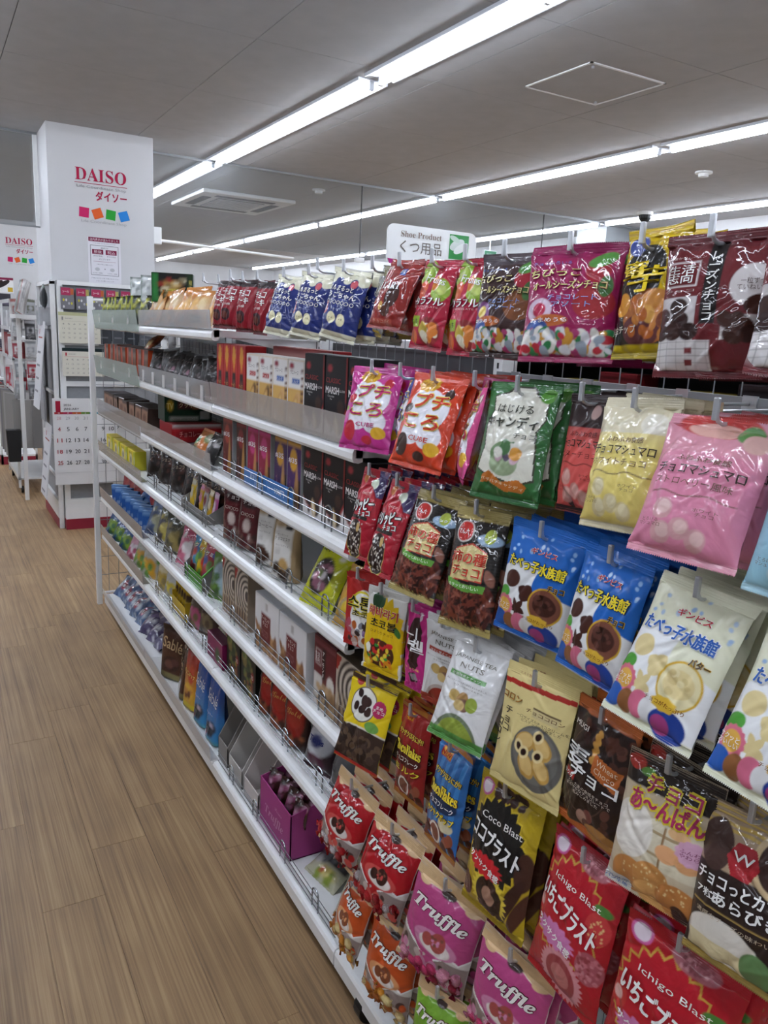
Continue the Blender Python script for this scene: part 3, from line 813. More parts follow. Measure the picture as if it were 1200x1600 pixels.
def d_imo():
    o = [('f', '1d1a16'), ('r', -1, .66, 1, 1, 'c9ab08'), ('sv', .68, 1, 22, 'b09000'), ('r', .45, .3, 1, .7, 'c9ab08'), ('e', -.1, .62, .72, .24, '161412'), ('e', -.5, .86, .32, .08, '3a4a8c'), ('e', .3, .3, .8, .2, '9c5a22'), ('e', .5, .36, .5, .14, 'c08038'), ('e', .1, .2, .6, .12, '5a2a2c'), ('e', -.6, .4, .3, .09, 'c98a2c'), ('n', -.2, .12, .9, .42, 14, .1, .2, ['b87430', 'd09a4a', '7a3a1c', 'a85a20'], 8), ('r', -1, 0, 1, .1, 'b09a10')]
    return o, [('蜜', -.35, .66, .42, .14, 'd8bc10', B2), ('芋', .12, .58, .6, .19, 'd8bc10', B2), ('黄金チップ', -.5, .21, .5, .06, 'c8c0b0', B1)]
def d_raisin():
    o = [('f', '64191f'), ('r', -1, .88, 1, 1, '571a20'), ('r', -.12, .36, .18, .93, '1a1414'), ('r', -.9, .62, -.25, .8, 'd0c6c4'), ('r', -.87, .63, -.28, .79, '64191f'), ('r', -1, .25, -.2, .55, 'bdb7b6'),
         ('r', -1, .05, .12, .25, 'c9c5c3'), ('e', .72, .62, .36, .14, 'cfc9c7'), ('r', .3, .25, 1, .42, 'b8b0ae'), ('n', .3, .27, .95, .5, 9, .12, .17, CHOC, 9)]
    o += [('e', u, v, .19, .06, c) for u, v, c in ((-.55, .48, '2a1512'), (-.9, .42, '321a15'), (-.5, .39, '2d1512'), (-.9, .31, '2a1310'), (-.62, .31, '351b16'), (-.3, .31, '2a1310'))]
    for k in range(4): o += [('r', -1, .10 + .045 * k, .12, .104 + .045 * k, '8c8886')]
    for k in range(6): o += [('r', -.9 + .19 * k, .05, -.89 + .19 * k, .25, '8c8886')]
    o += [('r', -.35, .16, -.2, .2, '6a2428'), ('r', -.35, .08, -.2, .12, '6a2428')]
    return o, [('生活\n志向', -.575, .71, .26, .13, W_, B1), ('レ\nー\nズ\nン\nチ\nョ\nコ', .03, .62, .1, .48, W_, B1), ('香り豊かなレーズン', -.55, .825, .4, .02, 'b8a09c'), ('チョコ', -.55, .59, .3, .02, 'b8a09c'), ('一粒ずつ\nていねいに', .72, .62, .24, .08, '5a4a48')]
def d_petit(bg, tx, dark):
    o = [('f', bg), ('e', .05, .55, .62, .28, 'e2e0e6'), ('e', -.3, .68, .35, .14, 'e2e0e6'), ('e', .45, .62, .34, .17, 'e2e0e6'), ('e', -.25, .36, .42, .13, 'e2e0e6'), ('e', .4, .34, .42, .13, 'e2e0e6'),
         ('*', -.22, .88, .4, .09, 9, .12, 'd9a82a'), ('e', .62, .8, .16, .06, dark), ('e', -.68, .6, .2, .05, dark, 20), ('e', -.55, .22, .26, .12, dark), ('e', .6, .22, .26, .07, 'd9a82a'), ('e', .2, .13, .2, .05, dark), ('e', -.85, .48, .08, .03, '7aa83a'), ('r', -1, 0, 1, .05, bg)]
    return o, [('プチプチ', -.22, .88, .3, .05, '9a5a10', B1), ('プチ', .15, .7, .58, .16, tx, ol('e8d060', .05)), ('ころ', .02, .48, .6, .15, tx, ol('e8d060', .05)), ('CUBE', .12, .3, .34, .05, tx, B1)]
def d_green():
    o = [('f', '2b6230'), ('g', .6, 1.3, '3a7a3c'), ('p', [(-.78, .88), (-.45, .92), (-.3, .97), (.3, .97), (.5, .9), (.8, .86), (.86, .7), (.72, .6), (.82, .4), (.86, .2), (.4, .14), (0, .17), (-.5, .2), (-.86, .24), (-.72, .45), (-.82, .62), (-.68, .75)], '3a3a2c'),
         ('p', [(-.74, .87), (-.42, .905), (-.28, .955), (.28, .955), (.48, .885), (.76, .845), (.82, .7), (.68, .6), (.78, .4), (.82, .215), (.4, .155), (0, .185), (-.5, .215), (-.82, .255), (-.68, .45), (-.78, .62), (-.64, .75)], 'd3d1c2'),
         ('e', 0, .38, .45, .12, '6f8a62'), ('e', .0, .31, .42, .1, '8fa07c'), ('n', -.35, .37, .35, .47, 14, .08, .14, ['c9a8b4', 'd2d0c4', '3f6a3c', '54485a', 'c98a2c'], 2), ('e', .32, .4, .17, .055, 'c98e3a'), ('p', [(-.62, .2), (-.4, .24), (0, .16), (.5, .2), (.7, .15), (.6, .1), (.1, .09), (-.4, .15), (-.66, .13)], 'b86a22'), ('e', .72, .9, .2, .06, '5a9a3a')]
    return o, [('はじける', 0, .77, .5, .07, '3a3a2e', B1), ('キャンディ', -.02, .66, .78, .1, '33352a', B2), ('チョコ', .45, .55, .28, .045, '33352a', B1), ('パチパチキャンディ', .02, .15, .6, .03, 'e6d8b8', dict(rot=-6))]
def d_marsh(bg, top, tx, sub, extra=(), sc='6a5240'):
    mm = {'dcc970': ('cfc090', 'd8cda6'), 'd0809a': ('cc9a9c', 'd8b4b0'), 'cc5650': ('b88078', 'c89a90')}.get(bg, ('b0c8d0', 'c4d6da'))
    o = [('f', bg), ('r', -1, .72, 1, 1, top), ('g', .55, 1.0, top)] + list(extra) + [q_ for u, v, r_ in ((-.45, .30, 15), (-.38, .15, -10), (.28, .14, 20), (-.05, .19, 5)) for q_ in (('e', u, v, .20, .07, mm[0], r_), ('r', u - .15, v - .055, u + .15, v + .055, mm[0]), ('e', u + .03, v + .012, .13, .045, mm[1], r_))] + [('r', -1, 0, 1, .05, top)]
    o += [('r', -.8 + .04 * k, .408 + .012 * math.sin(k * .3), -.74 + .04 * k, .414 + .012 * math.sin(k * .3), sc) for k in range(40)]
    return o, [('ふわふわ食感', 0, .665, .48, .045, sc, B1), ('チョコマシュマロ', 0, .585, .9, .07, '33261f', B1), (sub, -.05, .495, .75, .055, sc), ('とろける\nマシュマロ', -.6, .2, .22, .05, sc), ('ホワイト\nチョコ', .35, .31, .22, .05, sc)]
def d_pori():
    o = [('f', 'a8182a'), ('r', .35, .7, 1, 1, '3a2c5a'), ('e', .35, .84, .3, .06, 'cfd6c0'), ('e', -.5, .9, .2, .07, 'b06a3a'), ('e', 0, .62, .8, .2, '8c1422'), ('e', 0, .62, .74, .18, 'b01c2c'), ('e', -.15, .2, .62, .22, 'c9b65a'), ('e', -.15, .21, .6, .215, '2a1813'), ('n', -.65, .03, .4, .4, 60, .03, .05, ['d8d2c8', 'b8aca0'], 4), ('e', .1, .34, .12, .05, 'c9a868'), ('r', -.75, .43, .6, .47, '241614')]
    return o, [('ポリッピー', -.05, .59, .95, .14, W_, ol('2a1012', .05, rot=12)), ('チョコ', .3, .5, .38, .06, W_, ol('2a1012', .04, rot=12)), ('CHOCO', .05, .72, .3, .025, 'd8b0a8')]
def d_kaki():
    o = [('f', '191513'), ('sv', 0, 1, 40, '241f1c'), ('r', -1, .90, 1, 1, 'a8975a'), ('r', -1, 0, 1, .07, 'a8975a'), ('n', -.95, .08, .95, .36, 240, .035, .055, ['58231a', '6a2e20', '401811', '7a3c2a', '4c1d15', '8c5040', '2a100b'], 6, 4.2), ('e', -.42, .8, .36, .09, 'd0c8c0'), ('e', -.42, .8, .31, .08, 'b32620'), ('e', .55, .76, .42, .05, '8fa9c0'), ('e', .55, .79, .2, .06, 'a9b84a'),
         ('p', [(-.6, .66), (.0, .72), (.6, .66), (.62, .42), (-.66, .4)], 'b8402c'), ('p', [(-.57, .65), (.0, .705), (.57, .65), (.59, .43), (-.63, .41)], 'd2c084'), ('p', [(-.75, .42), (0, .38), (.75, .4), (.7, .34), (0, .32), (-.7, .36)], '5f9a3a')]
    o += [('e', .8, .45 + .03 * k, .1, .06, '8a5a4a', 40) for k in range(2)]
    return o, [('でん六', -.42, .8, .2, .045, W_, B1), ('柿の種', 0, .595, .62, .1, 'c0341c', ol('efe0b0', .04)), ('チョコ', 0, .485, .5, .08, 'c0341c', ol('efe0b0', .04)), ('カラッとおいしい', 0, .365, .55, .028, 'e8f0d8', B1), ('ミックス', .55, .77, .3, .03, 'dfe8ee', B1)]
def d_aqua(bg, tx, tol, choc):
    o = [('f', bg), ('e', -.2, .30, 1.1, .38, 'dfe0df'), ('e', .9, .5, .9, .3, bg), ('e', .5, .2, 1.0, .26, 'dfe0df'), ('r', -1, 0, 1, .06, bg)]
    o += [('n', -.9, .72, .9, .93, 12, .03, .05, ['8fb6de', 'b9d2ea'] if bg != 'd8d8bd' else ['a8bcd0', '8fa9c9'], 7)]
    o += [('e', -.6, .5, .25, .075, choc, 20), ('*', -.12, .42, .26, .085, 4, .25, choc), ('*', -.3, .27, .24, .095, 5, .5, choc), ('e', .42, .36, .44, .16, 'c9a02c'), ('e', .42, .36, .4, .145, '7a4a3a' if choc.startswith('4') else 'd8cda0'), ('e', .42, .37, .3, .09, choc), ('n', .2, .3, .62, .43, 12, .03, .07, ['5a342a', '2d1712'] if choc[0] == '4' else ['c4b07a', 'dccfa0'], 5)]
    o += [('e', -.8, .36, .22, .055, '4f9a3a', 30), ('*', -.72, .25, .3, .1, 14, .1, 'cf6a80'), ('e', -.72, .25, .2, .065, 'd8a84a'), ('e', -.85, .12, .26, .08, '2a5aa8'), ('e', -.5, .12, .2, .08, '8a5a34'), ('e', -.22, .14, .22, .09, 'cc6a84'), ('e', .02, .14, .2, .08, 'dcdcda'), ('e', .45, .1, .4, .1, '24408f'), ('e', .3, .09, .2, .06, 'a04078'), ('*', .3, .22, .3, .05, 8, .15, 'd8b03a')]
    return o, [('ギンビス', .1, .79, .34, .05, 'b02a30', ol('e8e8e8', .03)), ('たべっ子水族館', -.02, .66, .86, .1, tx, ol(tol, .05)), ('バター' if choc.startswith('d') else 'チョコ', .6, .53, .18, .05, '3a2a18', ol('c9a02c', .04)), ('サクッと\nおいしい', -.72, .25, .22, .07, W_, B1), ('チョコがたっぷり', .3, .22, .4, .03, '7a4a10', B1)]
def d_korred():
    return [('f', 'a82420'), ('e', .2, .4, .75, .4, 'dcdad6'), ('e', .1, .62, .6, .16, 'd9c830'), ('e', .1, .62, .5, .13, 'e0ddd8'), ('n', -.8, .04, .8, .34, 24, .1, .17, ['5a3428', '8a6a9a', 'b8622c', '7a7a80', 'c0a8a0', '3a2a28', 'a84a5a'], 3)], [('스톤', .0, .62, .8, .16, '1c1a18', ol('d9c830', .06)), ('초코', .1, .48, .5, .07, '2a2622', ol('d9c830', .03))]
def d_koryel():
    o = [('f', 'd9d7d0'), ('*', 0, .42, 1.15, .52, 18, .14, 'd9b516'), ('r', -.9, .0, .9, .4, 'd9b516'), ('e', -.35, .85, .3, .1, '2c4a2c'), ('e', .0, .25, .72, .17, '4a2a18'), ('n', -.6, .12, .6, .38, 60, .07, .1, MULTI, 9), ('e', -.6, .28, .16, .06, 'e0ddd0'), ('e', .75, .55, .12, .07, '3a6a2c', 40)]
    return o, [('해바라기', -.02, .73, .8, .11, 'b02a3a', ol('e6dca0', .03)), ('초코볼', .05, .6, .6, .1, '24201c', B2), ('ひまわりチョコ', .05, .5, .55, .035, '7a4a10')]
def d_korpink():
    return [('f', 'bf2f7c'), ('e', 0, .62, .62, .26, '3a2220'), ('*', 0, .36, .5, .1, 7, .2, '3a2220'), ('e', .3, .9, .2, .05, 'd8c8d0'), ('*', 0, .17, .5, .07, 4, .3, '2c1c1a'), ('*', .1, .18, .4, .05, 4, .3, '8c8a8c'), ('n', -.9, 0, .9, .3, 20, .03, .04, ['d86aa4'], 3)], [('니', -.25, .7, .5, .13, W_, B2), ('벨', .2, .56, .6, .15, W_, B2), ('チョコ味', 0, .28, .6, .03, 'e8c060')]
def d_tea(bg2, band, cup):
    o = [('f', 'd6d5d3'), ('e', 0, -.02, .85, .3, bg2), ('e', 0, -.02, .75, .26, cup), ('r', -1, 0, 1, .1, band), ('r', -.75, .615, .6, .66, band), ('e', -.3, .44, .22, .055, 'b89a5a'), ('e', .05, .43, .2, .07, 'a07a48'), ('e', .12, .38, .22, .06, '7a5a4a'), ('e', .38, .41, .2, .07, cup), ('e', -.02, .37, .18, .05, 'c9ae74')]
    return o, [('JAPANESE TEA', .0, .80, .8, .045, '6f6a60', B1), ('NUTS', .0, .73, .42, .05, '6f6a60', B1), ('宇治抹茶とナッツ' if band == '4f8a3f' else 'ほうじ茶とナッツ', -.08, .637, .5, .026, W_), ('香ばしいナッツにお茶の風味をまとわせました', -.02, .57, .8, .018, '6f6a60'), ('やさしい味わいのおやつ', .1, .54, .5, .017, '6f6a60')]
def d_coron():
    o = [('f', 'd6c486'), ('p', [(-1, .83), (1, .87), (1, .91), (-1, .87)], 'a82a20'), ('e', .3, .35, .68, .26, '62605b'), ('e', .28, .37, .6, .22, '706e68')]
    for u, v, r in ((-.02, .45, 25), (.46, .46, -35), (.50, .29, -50), (.10, .27, -50)):
        cu_, cv_ = u - .17 * math.cos(R(r)), v - .17 * math.sin(R(r)) * .75
        o += [('e', u, v, .29, .08, 'b89048', r), ('e', u, v + .012, .24, .06, 'd0b070', r), ('e', cu_, cv_, .13, .058, 'ddca94', r), ('e', cu_, cv_, .07, .034, '2a1410', r)]
    o += [('r', .0, .72, .75, .735, '4a3020'), ('r', 0, .66, .72, .72, 'c9b886')]
    return o, [('チ\nョ\nコ', -.62, .56, .11, .2, '3a3026', B1), ('コ\nロ\nン', -.84, .43, .11, .2, '3a3026', B1), ('ミスミ製菓', -.4, .95, .2, .02, '8a3a2a'), ('一口サイズのチョコクリームを\nビスケットで包みました', .3, .625, .66, .05, '5a4a38'), ('チョココロン', .35, .7, .5, .03, '5a3a24', B1), ('コロン', -.62, .74, .3, .05, 'c08a40', ol('5a3a24', .02))]
def d_mugi():
    o = [('f', '281813'), ('r', -1, .9, 1, 1, 'b8602a'), ('r', -1, 0, 1, .06, 'b8602a'), ('e', -.1, .5, .8, .34, '4a342a'), ('e', -.1, .5, .77, .33, '231410'), ('n', -.9, .72, .95, .89, 24, .07, .1, CHOC, 4), ('n', .6, .1, 1, .8, 16, .08, .11, ['4a2a20', '5a362a'], 5)]
    o += [('e', -.05 + .05 * (k % 2), .6 + .03 * k, .07, .03, 'b8863c', 60) for k in range(8)]
    o += [('p', [(.0, .66), (.85, .62), (.8, .46), (.02, .52)], 'b8642a'), ('r', -.85, .38, -.45, .44, 'a82a24'), ('e', .15, .18, .16, .05, '6a3a34'), ('e', -.05, .14, .18, .06, 'a07a6a'), ('e', .1, .1, .16, .05, '5a302a'), ('e', .5, .07, .5, .07, 'a8763c')]
    return o, [('麦', -.5, .57, .42, .16, W_, B1), ('チョコ', .12, .47, .75, .1, W_, B2), ('Wheat\nChoco', .42, .58, .3, .1, 'e0c8a8', dict(rot=-6)), ('サクッ', -.65, .41, .2, .04, W_, B1), ('とした麦の食感をチョコ\nまろやかなチョコレートで\n包みこみました', .05, .34, .72, .08, 'c9bcb0'), ('MUGI', -.6, .8, .25, .04, 'd8d0c8', B1)]
def d_anpan():
    o = [('f', 'bfae92'), ('r', -1, .78, 1, 1, '261c17'), ('r', -.2, .3, 1, .62, 'cdc3a8'), ('r', -.2, .53, 1, .55, 'a08a68'), ('r', -.2, .38, 1, .40, 'a08a68'), ('r', .15, .3, .2, .6, '8a6a48'), ('e', -.55, .48, .5, .2, 'd9d2c6'), ('e', .45, .59, .22, .04, 'd2a878'), ('e', .3, .43, .24, .06, 'd8a070'), ('e', .7, .42, .24, .06, 'd29a68'),
         ('e', -.4, .15, .45, .13, 'b87a40'), ('e', .05, .2, .4, .12, 'c0864a'), ('e', .1, .08, .42, .1, 'd09a5a'), ('e', .6, .12, .45, .13, 'b4753c'), ('e', .65, .05, .2, .06, '3a1c16'), ('n', -.7, .14, .8, .28, 40, .012, .018, ['e0c890'], 6), ('*', .75, .5, .34, .09, 12, .1, 'cfa0b8'), ('e', -.8, .92, .2, .05, '9c2a20'), ('e', -.5, .88, .16, .03, '5a8a3a'), ('r', -1, .0, -.4, .09, 'c8c4bc')]
    return o, [('チョコ', .12, .83, .56, .12, 'a02a54', ol('d9c23a', .09)), ('あ〜んぱん', .08, .70, .86, .14, 'a02a54', ol('d9c23a', .09)), ('ふんわり\nやわらか', .75, .5, .24, .06, '7a3a5a'), ('シルクの\nパン生地', -.72, .05, .25, .05, '2a5a9c', B1)]
def d_camem():
    o = [('f', '2a1c18'), ('r', -1, .62, 1, 1, 'a08a70'), ('sv', .86, 1, 28, 'b89a50'), ('e', -.6, .75, .35, .16, '46302a'), ('e', .6, .78, .5, .2, 'c9b088'), ('e', .6, .78, .38, .16, '3a241e'), ('p', [(-.35, .72), (-.2, .82), (.15, .82), (.3, .72), (.15, .62), (-.2, .62)], 'a02028'), ('e', -.2, .18, .75, .15, 'd8d2c6'), ('r', -.9, .06, .5, .17, 'd2c49a'), ('e', .5, .14, .3, .1, '5a7a4a'), ('r', -.9, .365, .9, .372, 'b89a50'), ('r', -1, 0, 1, .05, '9a8040')]
    return o, [('W', -.02, .74, .2, .06, W_, B1), ('チョコっとカマ', -.05, .55, .9, .08, W_, B2), ('あらびき', .2, .45, .6, .08, W_, B2), ('7粒', -.55, .45, .22, .05, W_, B1), ('濃厚なチーズの味わい', 0, .33, .75, .03, 'b8a890')]
def d_cow():
    o = [('f', 'd9bd18'), ('r', -1, 0, 1, .42, '3a2a22'), ('e', .2, .42, .9, .04, 'd0cac0'), ('e', .2, .405, .9, .035, '3a2a22'), ('n', -.9, .05, .9, .38, 60, .10, .15, ['46342b', '2c1f19', '5a4636', '3a2a22'], 5, 1.3), ('e', -.15, .7, .58, .2, '6a5a4a'), ('e', -.15, .7, .54, .185, 'dcd9d0'), ('n', -.45, .6, .15, .82, 8, .1, .16, ['3a2520', '2d1b17'], 8), ('*', .55, .72, .28, .1, 14, .06, 'b02a5a'), ('e', -.6, .93, .16, .05, 'a82a24'), ('r', -1, .94, 1, 1, '4a3326'), ('e', .45, .5, .3, .06, '6a9a4a'), ('r', -1, 0, 1, .035, 'a02420')]
    return o, [('まめ\nチョコ', .55, .72, .22, .08, W_, B1)]
def d_flake(bg, stripe, tx2):
    o = [('f', bg)]
    if stripe: o += [('s', 5, stripe)]
    o += [('e', 0, .48, .85, .09, '1c2a4a' if stripe else '4a1210'), ('r', -.7, .84, -.05, .93, 'b8441c'), ('r', -.66, .85, -.09, .92, 'd8a02a'), ('n', -.9, .05, .9, .26, 26, .1, .16, ['5a2418', '6e3222', '431a12', '8a4a34'], 6), ('e', -.1, .17, .36, .1, 'd8d0c4'), ('e', -.1, .17, .28, .08, '7a4432'), ('r', -1, .95, 1, 1, 'a86a24'), ('r', -1, 0, 1, .05, 'a86a24'), ('e', .45, .3, .36, .06, '8c1a1c' if not stripe else 'c9c0a0')]
    return o, [('NEW', -.37, .885, .3, .05, 'a82018', B2), ('ザクザクほろにが!?', .05, .72, .85, .06, 'e0c84a', ol('4a1a10', .03)), ('\U0001D402\U0001D421\U0001D428\U0001D41C\U0001D428\U0001D405\U0001D425\U0001D41A\U0001D424\U0001D41E\U0001D42C', 0, .57, .95, .1, 'e8cf3a', ol('3a1410', .03)), ('チョコフレーク', .05, .46, .7, .05, W_, B1), (tx2, .1, .36, .75, .07, 'e8cf3a', ol('4a1a10', .03))]
def d_blast(bg, burst, gold, berry):
    o = [('f', bg), ('*', -.08, .57, .96, .34, 22, .13, gold), ('*', -.08, .57, .91, .32, 22, .13, burst)]
    if berry:
        o += [('e', .7, .62, .26, .1, 'c03a3a'), ('e', -.85, .5, .2, .08, 'b83430'), ('e', -.85, .5, .1, .04, 'd8a8a0'), ('e', .72, .74, .2, .03, '4a7a34'), ('e', .2, .92, .4, .06, 'a86068'), ('e', .72, .36, .28, .1, 'a05058'), ('*', .1, .17, .62, .17, 30, .14, 'cf8a90'), ('e', .1, .17, .42, .12, '9a3a40'), ('e', .1, .17, .26, .07, 'b86a68'), ('n', .5, .28, .95, .44, 60, .02, .035, ['c07880', '8c3a40', 'b86870'], 4), ('n', .0, .88, .45, .96, 40, .02, .035, ['c88a90', '8c4a50'], 5), ('n', .55, .56, .85, .68, 22, .012, .018, ['e0c080'], 6)]
    else:
        o += [('n', -.4, .88, .5, .96, 40, .05, .08, ['3a201a', '4a2a20', '2a1612'], 4), ('e', .85, .5, .2, .14, '42241a'), ('e', .62, .25, .14, .22, '3a1f18', -25), ('e', .85, .2, .13, .22, '4a281e', -25), ('*', .0, .19, .6, .18, 24, .2, 'd8c040'), ('e', .0, .19, .42, .135, '2d1712'), ('n', -.35, .08, .35, .3, 26, .05, .08, ['3c2018', '22110d'], 6), ('e', .0, .19, .2, .07, 'a8806a'), ('e', -.8, .16, .25, .09, '4a2a20'), ('r', -1, 0, 1, .04, '8c741a')]
    o += [('e', -.72, .9, .2, .06, 'c05a90'), ('e', -.72, .9, .15, .045, 'd8c8d0'), ('*', -.2, .385, .62, .085, 15, .22, 'c8202a' if not berry else 'c878a8')]
    return o, [('Ichigo Blast' if berry else 'Coco Blast', .05, .73, .62, .05, 'e6e2da'), ('いちごブラスト' if berry else 'ココブラスト', -.03, .58, .92, .135, W_, ol(burst, .05, rot=-10)), ('サクサク食感', -.22, .385, .52, .055, W_, dict(bold=.03, rot=-10))]
def d_truf(main, hi, choc):
    o = [('f', 'c9c2ba'), ('r', -1, .0, 1, .36, '8a7a74'), ('p', [(-1, .40), (-.62, .36), (-.3, .30), (0, .26), (.3, .32), (.6, .4), (.8, .37), (1, .44), (1, .86), (-1, .86)], 'e0dcd8'), ('p', [(-1, .42), (-.62, .38), (-.3, .32), (0, .28), (.3, .34), (.6, .42), (.8, .39), (1, .46), (1, .86), (-1, .86)], main), ('e', .1, .44, .62, .10, hi), ('e', .12, .425, .45, .075, 'd8cfc8'), ('e', -.1, .45, .15, .06, choc), ('e', .2, .47, .21, .09, choc, -20), ('n', .02, .42, .3, .53, 9, .03, .04, [hi, '7a4a3a'], 4), ('r', -1, .86, 1, 1, 'd2b083'), ('e', -.7, .86, .18, .03, 'd2b083'), ('e', 0, .86, .2, .035, '3a2a24'), ('e', .7, .86, .18, .03, 'd2b083'), ('r', -1, 0, 1, .055, 'd2b083'),
         ('n', -.9, .07, .9, .3, 60, .06, .11, [main, hi, 'b8a8a0', '4a3430'], 7)]
    return o, [('\U0001D47B\U0001D493\U0001D496\U0001D487\U0001D487\U0001D48D\U0001D486', 0, .68, .86, .135, 'dcd6cf', ol('4a1c1c', .025))]

HANG = dict(
 red=(d_red(), .036, 'soft'), blue=(d_blue(), .034, 'film'), olive=(d_olive(), .03, 'film'), heart=(d_heart(), .034, 'film'), fruit=(d_fruit(), .03, 'film'),
 brown=(d_all('3a2322', '4c4248'), .04, 'film'), magenta=(d_all('92194f', '8a1a50'), .04, 'film'), imo=(d_imo(), .034, 'film'), raisin=(d_raisin(), .04, 'film'),
 cube=(d_petit('bd3088', 'b8206c', 'c02a3a'), .032, 'film'), blueedge=(d_petit('2a4fa8', '2a4fa8', '27408a'), .03, 'film'), orange=(d_petit('c93c1c', 'c4301a', '3a221a'), .034, 'film'), pinkedge=(d_petit('c8447f', 'b8304a', 'c9b0a8'), .03, 'film'),
 green=(d_green(), .034, 'film'), coral=(d_marsh('cc5650', '2a1a1a', '', 'ビターチョコ', (('e', .2, .85, .16, .06, 'a88a84'), ('e', -.3, .1, .1, .06, '3a2a28')), '5a201e'), .036, 'soft'),
 yellow=(d_marsh('dcc970', 'cbc2a4', '', 'ホワイトチョコ', (('e', .55, .8, .3, .08, 'd8d2c0'),)), .045, 'film'),
 pink=(d_marsh('d0809a', 'cf8d9c', '', 'ストロベリー風味', (('e', -.05, .94, .75, .1, 'b83430'), ('e', -.05, .9, .5, .06, 'd8a89c'), ('e', .55, .9, .22, .07, '5a8a4a'), ('e', .72, .84, .22, .07, 'd2a8a0'))), .05, 'film'),
 lightblue=(d_marsh('93c2d2', 'a8ccd6', '', 'ミルクチョコ'), .045, 'film'),
 pori=(d_pori(), .03, 'film'), kaki=(d_kaki(), .036, 'film'),
 aqua=(d_aqua('2262b4', 'e3cf2c', '1a3050', '44241c'), .036, 'soft'), cream=(d_aqua('d8d8bd', '2a5aa8', 'e6e6e0', 'd2c08a'), .036, 'soft'),
 korred=(d_korred(), .014, 'soft'), koryel=(d_koryel(), .018, 'soft'), korpink=(d_korpink(), .018, 'soft'),
 teared=(d_tea('b8a8a0', 'a03c2c', '8a2c20'), .022, 'soft'), teagreen=(d_tea('6f7a62', '4f8a3f', '8a9a3a'), .03, 'film'),
 coron=(d_coron(), .026, 'soft'), mugi=(d_mugi(), .03, 'film'), anpan=(d_anpan(), .036, 'film'), camem=(d_camem(), .034, 'film'),
 cow=(d_cow(), .022, 'soft'), flakered=(d_flake('8c1d1a', None, 'ミルク'), .03, 'film'), flakeblue=(d_flake('3a78b4', '2c5f98', 'サクサクポップ'), .032, 'film'),
 coco=(d_blast('b0961c', '1c1815', 'c9ae2c', False), .036, 'film'), ichigo=(d_blast('a81a24', 'b01c28', 'b8923a', True), .04, 'film'),
 trufred=(d_truf('a8141c', 'c04a44', '3a1d16'), .05, 'film'), trufpink=(d_truf('b04478', 'c07c9c', 'a04a44'), .05, 'film'), truforange=(d_truf('b84a1c', 'd09060', '7a4024'), .05, 'film'), trufgreen=(d_truf('6f9a2c', '9ab86a', '6a7a34'), .05, 'film'),
)
